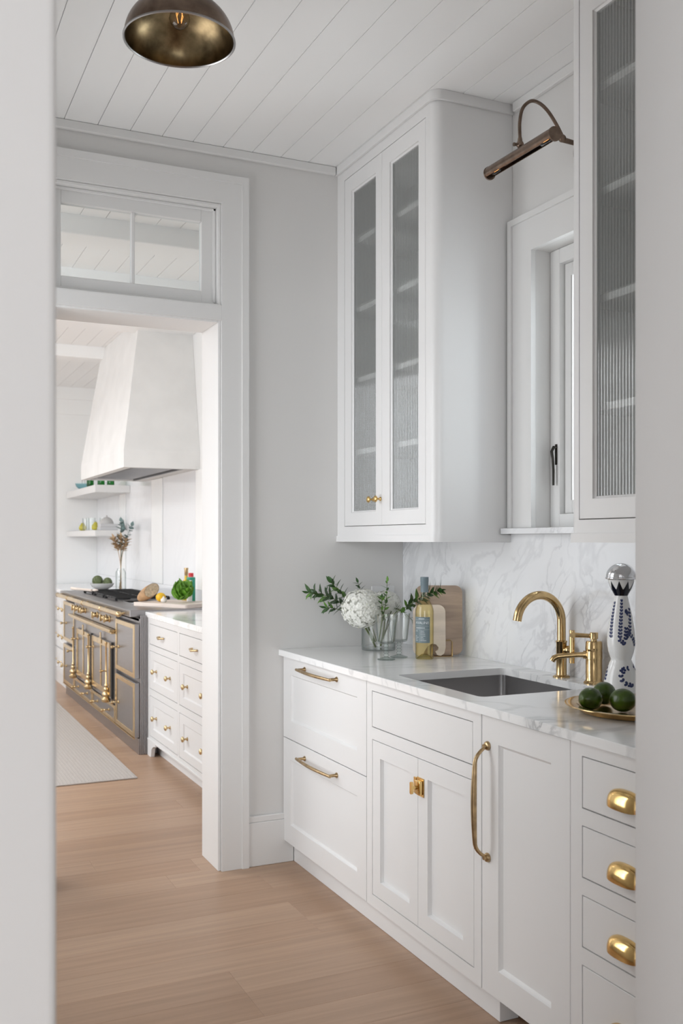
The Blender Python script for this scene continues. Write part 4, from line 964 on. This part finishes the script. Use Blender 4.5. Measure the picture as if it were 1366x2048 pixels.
# ------------------------------------------------------------------ RANGE
XG = 1.46; RY0, RY1 = 6.32, 9.10
t = thing('range_cooker', 'large steel range cooker with brass trim, towel rail and oven doors', 'stove', (1.8, 7.7, 0))
bm = BM(); box(bm, XG+.03, 2.085, RY0-.045, RY1-.02, .105, .875); obj('body', bm, 'steel_r', t)
bm = BM()
for k in range(5): box(bm, XG+.032+k*.0105, XG+.0405+k*.0105, RY0-.054, RY0-.045, .0005, .90, .0015)
obj('side_panel', bm, 'steel_r', t)
bm = BM(); box(bm, 1.482, 2.08, RY0-.045, RY1-.02, .0005, .104, .002); obj('plinth', bm, 'steel_r', t)
bm = BM(); box(bm, 1.435, XK-.002, RY0, RY1, .885, .93, .004); obj('cooktop', bm, 'steel_r', t)
bm = BM(); box(bm, 1.49, 1.52, RY0-.02, RY1-.03, .86, .884); obj('vent_strip', bm, 'black', t)
def brass_frame(bm, y0, y1, z0, z1, w, xf, th=.006, wz=None):
    wz = wz or w
    box(bm, xf-th, xf, y0, y0+w, z0, z1, .001); box(bm, xf-th, xf, y1-w, y1, z0, z1, .001); box(bm, xf-th, xf, y0+w, y1-w, z0, z0+wz, .001); box(bm, xf-th, xf, y0+w, y1-w, z1-wz, z1, .001)
def spindle(par, y, z, xf, L_=.055, s=.8):
    b = BM(); T = Matrix.Rotation(-PI/2, 4, 'Y')
    lathe(b, [(0, 0), (.016*s, 0), (.016*s, .004), (.007*s, .008), (.006*s, .03), (.009*s, .034), (.006*s, .038), (.007*s, L_-.022), (.013*s, L_-.016), (.015*s, L_-.008), (.011*s, L_), (0, L_)], (xf-.0002, y, z), 14, T)
    return obj('knob', b, 'brass_k', par, 50)
# side columns: an upper and a lower door each
for y0, y1 in ((6.285, 6.862), (8.51, 9.06)):
    for z0, z1 in ((.490, .843), (.108, .462)):
        bm = BM(); box(bm, XG, XG+.0295, y0, y1, z0, z1, .002); d = obj('side_door', bm, 'steel_r', t)
        bm = BM(); brass_frame(bm, y0+.004, y1-.004, z0+.003, z1-.003, .038, XG, .005, .030); obj('door_trim', bm, 'brass_k', d)
        spindle(d, y0+(.48 if y0 < 7 else .40), (z0+z1)/2-.015, XG)
# control panel with knobs
bm = BM(); box(bm, XG, XG+.0295, 6.868, 8.504, .762, .858, .002); cp = obj('control_panel', bm, 'steel_r', t)
for y, s in ((8.40, 1.), (8.27, 1.), (8.10, 1.), (8.00, .9), (7.52, 1.), (7.20, 1.), (7.075, 1.)):
    b = BM(); T = Matrix.Rotation(-PI/2, 4, 'Y'); lathe(b, [(0, 0), (.026*s, 0), (.026*s, .004), (.018*s, .008), (.018*s, .030), (.015*s, .034), (0, .034)], (XG-.0003, y, .82), 20, T); box(b, XG-.046, XG-.03, y-.005, y+.005, .796, .844, .002); obj('control_knob', b, 'brass_k', cp, 40)
b = BM(); T = Matrix.Rotation(-PI/2, 4, 'Y'); lathe(b, [(0, 0), (.02, 0), (.018, .006), (0, .008)], (XG-.0003, 7.70, .79), 16, T); obj('badge', b, 'ivory', cp, 40)
bm = BM(); box(bm, XG-.045, XG, 6.872, 8.56, .742, .760, .004); box(bm, XG-.030, XG, 6.88, 8.55, .728, .742, .003); obj('moulding', bm, 'brass_k', t)
# oven front
bm = BM(); box(bm, XG+.004, XG+.0295, 6.868, 8.504, .232, .741, .001); of = obj('oven_front', bm, 'steel_r', t)
for y0, y1 in ((7.74, 8.32), (6.985, 7.655)):
    bm = BM(); box(bm, XG-.012, XG+.0035, y0, y1, .272, .655, .002); d = obj('oven_door', bm, 'steel_d' if False else 'steel_r', t)
    bm = BM(); brass_frame(bm, y0, y1, .272, .655, .045, XG-.012, .006, .040); ym = (y0+y1)/2; box(bm, XG-.017, XG-.012, ym-.018, ym+.018, .312, .615, .001); obj('door_trim', bm, 'brass_k', d)
    b = BM(); box(b, XG-.024, XG-.0185, ym-.05, ym+.05, .625, .665, .004); box(b, XG-.021, XG-.012, ym-.016, ym+.016, .655, .705, .003); obj('door_catch', b, 'brass_k', d)
    spindle(d, y1-.10, .575, XG-.018, .06)
    bm = BM(); box(bm, XG-.010, XG+.0036, y0-.028, y0-.004, .262, .66, .001); obj('door_shadow_gap', bm, 'black', t)  # solid black strip drawn as the shade in the door gap
# hinge rods with turned feet
for y, zt in ((8.375, .645), (7.70, .645), (7.03, .645)):
    b = BM(); xh = XG-.034
    lathe(b, [(0, .232), (.024, .232), (.032, .240), (.034, .252), (.024, .262), (.019, .268), (.028, .280), (.029, .292), (.021, .304), (.013, .310), (.018, .320), (.018, .330), (.010, .338), (.013, .346), (.013, .354), (.0065, .366), (.006, .640), (.010, .648), (.009, .660), (0, .664)], (xh, y, 0), 18)
    obj('hinge_column', b, 'brass_k', t, 50)
spindle(t, 7.03, .455, XG-.03, .05); spindle(t, 8.42, .455, XG-.03, .05)
# bottom drawers
for y0, y1 in ((7.715, 8.50), (6.872, 7.705)):
    bm = BM(); box(bm, XG, XG+.0295, y0, y1, .108, .226, .002); d = obj('warming_drawer', bm, 'steel_r', t)
    bm = BM(); brass_frame(bm, y0+.003, y1-.003, .109, .225, .030, XG, .005, .022); obj('drawer_trim', bm, 'brass_k', d)
    for f in (.25, .75): spindle(d, y0+(y1-y0)*f, .168, XG, .06)
bm = BM(); box(bm, XG-.008, XG, 6.285, 9.06, .100, .108); obj('base_trim', bm, 'brass_k', t)
# towel rail
b = BM(); tube(b, [(1.395, 6.46, .897), (1.395, RY1-.05, .897)], .016, 16); r_ = obj('towel_rail', b, 'brass_k', t, 40)
for y in (6.475, 7.05, 7.75, 8.45, 9.0):
    b = BM(); tube(b, [(1.395, y, .897), (1.436, y, .903)], [.009, .008], 10); ball(b, (1.395, y, .897), .0205, 14, 8); obj('rail_bracket', b, 'brass_k', r_, 50)
# burners
bm = BM()
for yc in (7.55, 8.0, 8.45):
    for dy in (-.16, -.05, .05, .16): box(bm, 1.56, 1.98, yc+dy-.006, yc+dy+.006, .945, .957, .002)
    for xx in (1.57, 1.77, 1.97): box(bm, xx-.006, xx+.006, yc-.19, yc+.19, .9445, .9565, .002)
    for xx in (1.57, 1.97):
        for dy in (-.18, .18): box(bm, xx-.01, xx+.01, yc+dy-.01, yc+dy+.01, .9302, .95)
    for xx in (1.67, 1.87): lathe(bm, [(0, .9302), (.05, .9302), (.05, .938), (.03, .943), (0, .943)], (xx, yc, 0), 16)
obj('burner_grates', bm, 'black', t, 40)
bm = BM(); box(bm, 1.60, 1.99, 6.96, 7.30, .9302, .9335, .001); obj('griddle_plate', bm, 'chrome', t)

# cabinet beyond the range
t = thing('far_kitchen_cabinet', 'white kitchen cabinet with brass knobs beyond the range', 'cabinet', (1.8, 10, 0))
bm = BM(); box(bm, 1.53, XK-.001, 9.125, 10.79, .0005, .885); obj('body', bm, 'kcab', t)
for y0, y1 in ((9.15, 9.65), (9.67, 10.2)):
    for z0, z1 in ((.62, .86), (.37, .60), (.12, .35)):
        bm = BM(); shaker(bm, y0, y1, z0, z1, 1.5095, .05); d = obj('drawer', bm, 'kcab', t); knob(d, y0+.14, (z0+z1)/2, 1.51, 'brass_k', 1.3); knob(d, y1-.14, (z0+z1)/2, 1.51, 'brass_k', 1.3)
bm = BM(); box(bm, 1.50, XK-.001, 9.115, 10.79, .8855, .92, .003); tag(obj('kitchen_worktop', bm, 'marble_k'), 'white marble worktop beyond the range, below the shelves', 'countertop')
# back wall of the kitchen: stone panels between white pilasters
bm = BM(); box(bm, 2.088, XK-.0005, 6.30, 9.115, .9305, 1.02, .002); box(bm, 2.088, XK-.0005, 9.1155, 10.795, .9205, 1.02, .002); box(bm, 2.088, XK-.0005, 4.2, 6.299, .9205, 1.02, .002); struct('trim_40', bm, 'marble_k')
for n, (a, b_) in enumerate(((6.70, 7.03), (8.0, 8.36), (9.38, 9.62))):
    bm = BM(); box(bm, 2.084, XK-.0005, a, b_, 1.0205, (1.905, 1.905, 2.95)[n], .003); struct('trim_%d' % (41+n), bm, 'kwall')
for a, b_ in ((7.035, 7.995), (8.365, 9.375), (9.625, 10.79), (4.3, 6.695)):
    bm = BM(); box(bm, 2.093, XK-.0005, a, b_, 1.0205, 2.0, .001); tag(obj('stone_panel', bm, 'marble_k'), {7.035: 'pale stone wall panel behind the oil bottles', 8.365: 'pale stone wall panel behind the dried flowers', 9.625: 'pale stone wall panel behind the shelves', 4.3: 'pale stone wall panel near the doorway'}[a], 'wall panel')

# hood
t = thing('range_hood', 'tall tapered white plaster range hood above the cooker', 'range hood', (1.8, 7.8, 1.9))
hb = [(1.54, 6.97), (XK-.001, 6.97), (XK-.001, 8.65), (1.54, 8.65)]; ht = [(1.70, 7.18), (XK-.001, 7.18), (XK-.001, 8.53), (1.70, 8.53)]
bm = BM()
r0 = [bm.verts.new((x, y, 1.907)) for x, y in hb]; r1 = [bm.verts.new((x, y, 2.035)) for x, y in hb]; r2 = [bm.verts.new((x, y, CZ-.0005)) for x, y in ht]
hi_ = [(1.60, 7.03), (XK-.10, 7.03), (XK-.10, 8.59), (1.60, 8.59)]
q0 = [bm.verts.new((x, y, 1.907)) for x, y in hi_]; q1 = [bm.verts.new((x, y, 1.97)) for x, y in hi_]
for A, B_ in ((r0, r1), (r1, r2), (q1, q0), (q0, r0)):
    for i in range(4): bm.faces.new([A[i], A[(i+1) % 4], B_[(i+1) % 4], B_[i]])
bm.faces.new(q1[::-1]); bm.faces.new(r2)
obj('canopy', bm, 'plaster', t)
bm = BM(); box(bm, 1.603, XK-.103, 7.033, 8.587, 1.925, 1.9285); box(bm, 1.603, XK-.103, 7.033, 7.05, 1.9075, 1.925); box(bm, 1.603, 1.62, 7.05, 8.587, 1.9075, 1.925); box(bm, XK-.12, XK-.103, 7.05, 8.587, 1.9075, 1.925); obj('insert', bm, 'steel_d', t)
for k in range(22):
    y = 7.10+k*.066; bm = BM(); box(bm, 1.66, XK-.15, y, y+.045, 1.915, 1.9248, .003); obj('baffle', bm, 'steel_r', t)

# shelves
for z0, z1, lab in ((1.832, 1.902, 'upper white floating shelf beyond the hood'), (1.424, 1.480, 'lower white floating shelf beyond the hood')):
    bm = BM(); box(bm, 1.765, 2.0925, 9.2, 10.78, z0, z1, .003); tag(obj('wall_shelf', bm, 'trim'), lab, 'shelf')

# items on the lower shelf
ZS = 1.4803
def pear(x, y, z, label):
    t = thing('pear', label, 'pear', (x, y, z)); b = BM(); lathe(b, [(0, .001), (.018, .0005), (.033, .010), (.038, .026), (.034, .044), (.022, .060), (.016, .072), (.010, .079), (0, .080)], (x, y, z), 20); obj('fruit', b, 'pear', t, 60)
    b = BM(); tube(b, [(x, y, z+.078), (x+.004, y, z+.092)], .002, 6); obj('stem', b, 'stem', t)
pear(1.80, 10.02, ZS, 'green pear standing on the lower shelf'); pear(1.812, 9.42, ZS, 'second pear, half hidden among the tumblers')
bpy.data.objects.remove  # (no-op)
for k, (x, y, lab) in enumerate(((1.795, 9.82, 'clear tumbler on the lower shelf, beside the pear'), (1.80, 9.66, 'clear tumbler second from the pear'), (1.80, 9.54, 'clear tumbler third from the pear'), (1.89, 9.45, 'clear tumbler beside the grey dome'))):
    b = BM(); lathe(b, [(0, .001), (.028, .001), (.034, .12), (.0325, .12), (.027, .008), (0, .008)], (x, y, ZS), 20); tag(obj('tumbler', b, 'clear', None, 50), lab, 'glass', 'tumblers on the lower shelf')
for k in range(2):
    b = BM(); box(b, 1.82+.005*k, 1.985, 9.24, 9.44-.01*k, ZS+.0005+.03*k, ZS+.03*(k+1), .002); tag(obj('book', b, 'grey_b'), ('pale grey book at the bottom under the dome', 'pale grey book on top, carrying the dome')[k], 'book', 'books on the lower shelf')
t = thing('dome_cloche', 'grey ribbed ceramic dome on the two books', 'cloche', (1.90, 9.335, ZS+.06)); b = BM(); lathe(b, [(.066, .0605), (.067, .064), (.060, .085), (.045, .108), (.02, .122), (0, .124)], (1.90, 9.335, ZS), 32); obj('dome', b, 'grey_c', t, 50)
b = BM(); lathe(b, [(0, .122), (.008, .124), (.006, .130), (.009, .137), (0, .142)], (1.90, 9.335, ZS), 12); obj('finial', b, 'grey_c', t, 60)
b = BM(); lathe(b, [(0, .001), (.022, .001), (.024, .01), (.012, .07), (.004, .10), (0, .102)], (2.04, 9.27, ZS), 16); tag(obj('cone_vase', b, 'euca', None, 60), 'small blue grey cone ornament at the right of the lower shelf', 'ornament')
ZS2 = 1.9023
t = thing('blue_glass_bowl', 'pale blue glass bowl at the left of the upper shelf', 'bowl', (1.82, 10.25, ZS2)); b = BM(); lathe(b, [(0, .002), (.04, .002), (.075, .035), (.085, .065), (.082, .065), (.07, .036), (.036, .007), (0, .007)], (1.85, 10.25, ZS2), 24); obj('bowl', b, 'blue_g', t, 50)
b = BM(); tube(b, [(1.85, 10.25-.08*math.cos(PI*i/12), ZS2+.06+.09*math.sin(PI*i/12)) for i in range(13)], .003, 6); obj('handle', b, 'grey_c', t, 60)
for k, (x, y, lab) in enumerate(((1.80, 9.62, 'green glass bottle on the upper shelf, left of three'), (1.86, 9.40, 'green glass bottle on the upper shelf, middle of three'), (1.93, 9.30, 'green glass bottle on the upper shelf, right of three'))):
    b = BM(); lathe(b, [(0, .001), (.033, .001), (.034, .004), (.034, .13), (.028, .15), (.013, .17), (.012, .22), (0, .22)], (x, y, ZS2), 20); tag(obj('green_bottle', b, 'green_b', None, 50), lab, 'bottle', 'green bottles on the upper shelf')

# items on the range
ZR = .9303
A = Vector((1.563, 6.80, 0)); u = Vector((.485, -.874, 0)); v = Vector((.874, .485, 0))
def on_board(a, b_): p = A+u*a+v*b_; return p.x, p.y
bm = BM(); T = Matrix(((u.x, v.x, 0, A.x), (u.y, v.y, 0, A.y), (0, 0, 1, 0), (0, 0, 0, 1))); prism(bm, rrect(.52, .36, .02, 5, .26, .18), ZR, ZR+.024, T)
tag(obj('serving_board', bm, 'board_w'), 'pale wooden serving board on the range top, carrying bread and lettuce', 'chopping board')
ZB = ZR+.0245
t = thing('bread_loaf', 'cut crusty loaf leaning on the serving board', 'bread', (*on_board(.085, .085), ZB))
bx, by = on_board(.085, .085); Rm = Matrix.Rotation(-.35, 4, 'Z') @ Matrix.Rotation(-.62, 4, 'Y')
b = BM(); prof = []
n = 10
ball(b, (bx-.005, by+.01, ZB+.068), .055, 18, 12, (1.75, .9, .80), Rm); 
bmesh.ops.bisect_plane(b, geom=list(b.verts)+list(b.edges)+list(b.faces), plane_co=(bx, by-.010, ZB+.075), plane_no=(.25, -.94, .22), clear_outer=True)
ed = [e for e in b.edges if e.is_boundary]; bmesh.ops.edgeloop_fill(b, edges=ed) if False else None
obj('crust', b, 'crust', t, 60)
b = BM(); ball(b, (bx-.005, by+.012, ZB+.068), .0525, 18, 12, (1.75, .9, .80), Rm); bmesh.ops.bisect_plane(b, geom=list(b.verts)+list(b.edges)+list(b.faces), plane_co=(bx, by-.008, ZB+.075), plane_no=(.25, -.94, .22), clear_outer=True)
bmesh.ops.contextual_create(b, geom=[e for e in b.edges if e.is_boundary]); obj('crumb', b, 'crumb', t, 30)
lx, ly = on_board(.150, .125); b = BM(); ball(b, (lx, ly, ZB+.0325), .032, 18, 12, (1.12, 1, 1)); tag(obj('lemon', b, 'lemon', None, 60), 'bright yellow lemon between the bread and the lettuce', 'lemon')
gx, gy = on_board(.205, .10); b = BM(); lathe(b, [(0, .001), (.014, .0005), (.022, .010), (.020, .022), (.008, .032), (.004, .042), (0, .043)], (gx, gy, ZB), 14); tag(obj('garlic_bulb', b, 'garlic', None, 60), 'small white garlic bulb beside the lemon', 'garlic')
# lettuce: ruffled leaves
lx, ly = on_board(.335, .150); t = thing('lettuce', 'bunch of fresh green lettuce on the serving board', 'lettuce', (lx, ly, ZB)); rr = random.Random(5)
def ruffle(seed):
    r2 = random.Random(seed); b = BM(); nu, nv = 7, 9; G = []
    for i in range(nu+1):
        a = i/nu; rowv = []
        for j in range(nv+1):
            s = j/nv*2-1; w = .035+.065*math.sin(PI*min(1, a*.72+.12)); rowv.append(b.verts.new((a*.15+r2.uniform(-.004, .004), s*w, .045*a*a+.035*s*s+(.013*math.sin(j*2.3+seed)+.01*math.sin(i*2.1+j*1.7))*(.3+a))))
        G.append(rowv)
    for i in range(nu):
        for j in range(nv): b.faces.new([G[i][j], G[i][j+1], G[i+1][j+1], G[i+1][j]])
    me = bpy.data.meshes.new('leaf'); b.to_mesh(me); b.free(); me.materials.append(M['lettuce']); me.shade_smooth(); return me
RUF = [ruffle(k) for k in range(3)]
for k in range(16):
    a = rr.uniform(0, 2*PI); el = rr.uniform(.25, 1.15); inst(RUF[k % 3], t, (lx-.03*math.cos(a), ly-.03*math.sin(a), ZB+.018+.03*rr.random()), (rr.uniform(-.3, .3), -el, a), (.66,)*3, 'leaf')
# bottles
ox, oy = 1.965, 6.86; t = thing('oil_bottle', 'golden oil bottle with a brass cap on the range', 'bottle', (ox, oy, ZR)); b = BM(); lathe(b, [(0, .001), (.029, .001), (.031, .004), (.031, .145), (.026, .160), (.014, .178), (.0125, .20), (0, .20)], (ox, oy, ZR), 24); obj('glass', b, 'oil', t, 50)
b = BM(); lathe(b, [(0, .2005), (.0125, .2005), (.0125, .205), (.014, .207), (.014, .243), (.016, .244), (.016, .256), (0, .257)], (ox, oy, ZR), 20); obj('cap', b, 'brass_a', t, 40)
ox, oy = on_board(.285, .285); t = thing('vinegar_bottle', 'glass bottle with a green label and red cap on the serving board', 'bottle', (ox, oy, ZB)); b = BM(); lathe(b, [(0, .001), (.028, .001), (.030, .004), (.030, .155), (.026, .168), (.022, .172), (0, .172)], (ox, oy, ZB), 24); obj('glass', b, 'white_c', t, 50)
b = BM(); lathe(b, [(.0304, .150), (.0304, .166), (.0265, .171)], (ox, oy, ZB), 24); n_ = 8
q = []
for i in range(n_+1):
    a = -1.0-.55+1.1*i/n_; q.append((b.verts.new((ox+.0306*math.cos(a), oy+.0306*math.sin(a), ZB+.004)), b.verts.new((ox+.0306*math.cos(a), oy+.0306*math.sin(a), ZB+.15))))
for p, s in zip(q, q[1:]): b.faces.new([p[0], s[0], s[1], p[1]])
obj('label', b, 'green_l', t, 50)
b = BM(); lathe(b, [(0, .1725), (.018, .1725), (.018, .198), (.016, .200), (0, .200)], (ox, oy, ZB), 20); obj('cap', b, 'red', t, 40)
# artichokes in a bowl
bx, by = 1.715, 8.62; b = BM(); lathe(b, [(0, .001), (.05, .001), (.085, .020), (.105, .052), (.102, .053), (.08, .024), (.046, .007), (0, .007)], (bx, by, .9575), 28); tag(obj('white_bowl', b, 'white_c', None, 50), 'shallow white bowl holding artichokes on the burners', 'bowl')
for k, (dx, dy, dz, r, lab) in enumerate(((-.035, .02, .072, .046, 'large green artichoke at the left of the white bowl'), (.045, -.01, .060, .040, 'smaller green artichoke at the right of the white bowl'))):
    c = Vector((bx+dx, by+dy, .9575+dz)); t = thing('artichoke', lab, 'artichoke', c, 0, 'artichokes in the white bowl'); b = BM()
    ball(b, c, r*.9, 16, 10); obj('heart', b, 'arti', t, 60); b = BM(); rr = random.Random(k)
    for ring in range(6):
        el = -1.0+ring*.42
        for q in range(9):
            a = 2*PI*(q+.5*(ring % 2))/9; n = Vector((math.cos(a)*math.cos(el), math.sin(a)*math.cos(el), math.sin(el))); up = Vector((0, 0, 1)); tt = (up-n*up.dot(n)).normalized(); sd = n.cross(tt)
            p = c+n*r*.92; w = r*.30
            v_ = [b.verts.new(p-tt*w*.8-sd*w*.6), b.verts.new(p-tt*w*.8+sd*w*.6), b.verts.new(p+n*w*.35+tt*w*.3+sd*w*.75), b.verts.new(p+n*w*.30+tt*w*1.2), b.verts.new(p+n*w*.35+tt*w*.3-sd*w*.75)]
            b.faces.new(v_)
    obj('bracts', b, 'arti', t, None, kind='stuff')
t = thing('wooden_spoon', 'pale wooden spoon lying across the burners', 'spoon', (1.50, 8.55, .957)); b = BM(); tube(b, [(1.47, 8.72, .966), (1.52, 8.50, .966), (1.565, 8.30, .966)], [.012, .010, .011], 8, True, .7); obj('handle', b, 'board_w', t, 60)
b = BM(); ball(b, (1.585, 8.245, .969), .032, 14, 8, (.75, 1.25, .34)); obj('bowl', b, 'board_w', t, 60)
# dried flowers in a clear vase
fx, fy = 1.93, 8.86; b = BM(); lathe(b, [(0, .001), (.044, .001), (.046, .004), (.046, .17), (.034, .185), (.032, .20), (.031, .20), (.033, .184), (.0445, .168), (.0445, .008), (0, .008)], (fx, fy, ZR), 28); tag(obj('glass_bottle_vase', b, 'clear', None, 50), 'tall clear glass vase with dried stems on the range', 'vase')
EU = leaf_mesh('leaf', 'euca', 1, .75, .05, .1); DRY = leaf_mesh('leaf', 'dry', 1, .45, .1, .1)
for k, (tip, n_, lf, lab) in enumerate((((fx+.005, fy+.02, 1.555), 15, EU, 'grey green eucalyptus stem rising highest from the clear vase'), ((fx+.09, fy-.03, 1.515), 11, EU, 'grey green eucalyptus stem leaning right from the clear vase'))):
    branch(lab, [(fx-.01, fy, ZR+.012), (fx+.002, fy, 1.15), (fx+.004+.02*k, fy, 1.33), tip], n_, .058, 20+k, 0, .66, 'eucalyptus_stem', 'euca', lf, 'dried stems in the kitchen vase', 'stem', .004)
for k, (tip, lab) in enumerate((((fx-.06, fy+.01, 1.40), 'tan dried flower leaning left in the clear vase'), ((fx+.05, fy, 1.385), 'tan dried flower leaning right in the clear vase'), ((fx-.005, fy-.02, 1.415), 'tan dried flower in the middle of the clear vase'))):
    branch(lab, [(fx-.012+.008*k, fy, ZR+.012), (fx, fy, 1.12), (fx+(tip[0]-fx)*.3, fy, 1.26), tip], 26, .062, 30+k, 0, .72, 'dried_flower', 'dry', DRY, 'dried flowers in the kitchen vase', 'flower', .0045)

# rug
bm = BM(); box(bm, .42, 1.33, 5.655, 9.4, .0005, .009, .003); rug = obj('runner_rug', bm, 'rug'); tag(rug, 'beige woven runner rug on the kitchen floor before the range', 'rug')
bm = BM()
for k in range(44):
    x = .445+k*.0202; box(bm, x, x+.005, 5.67, 9.39, .0088, .0104)
obj('woven_ridges', bm, 'rug_d', rug, None, kind='stuff')
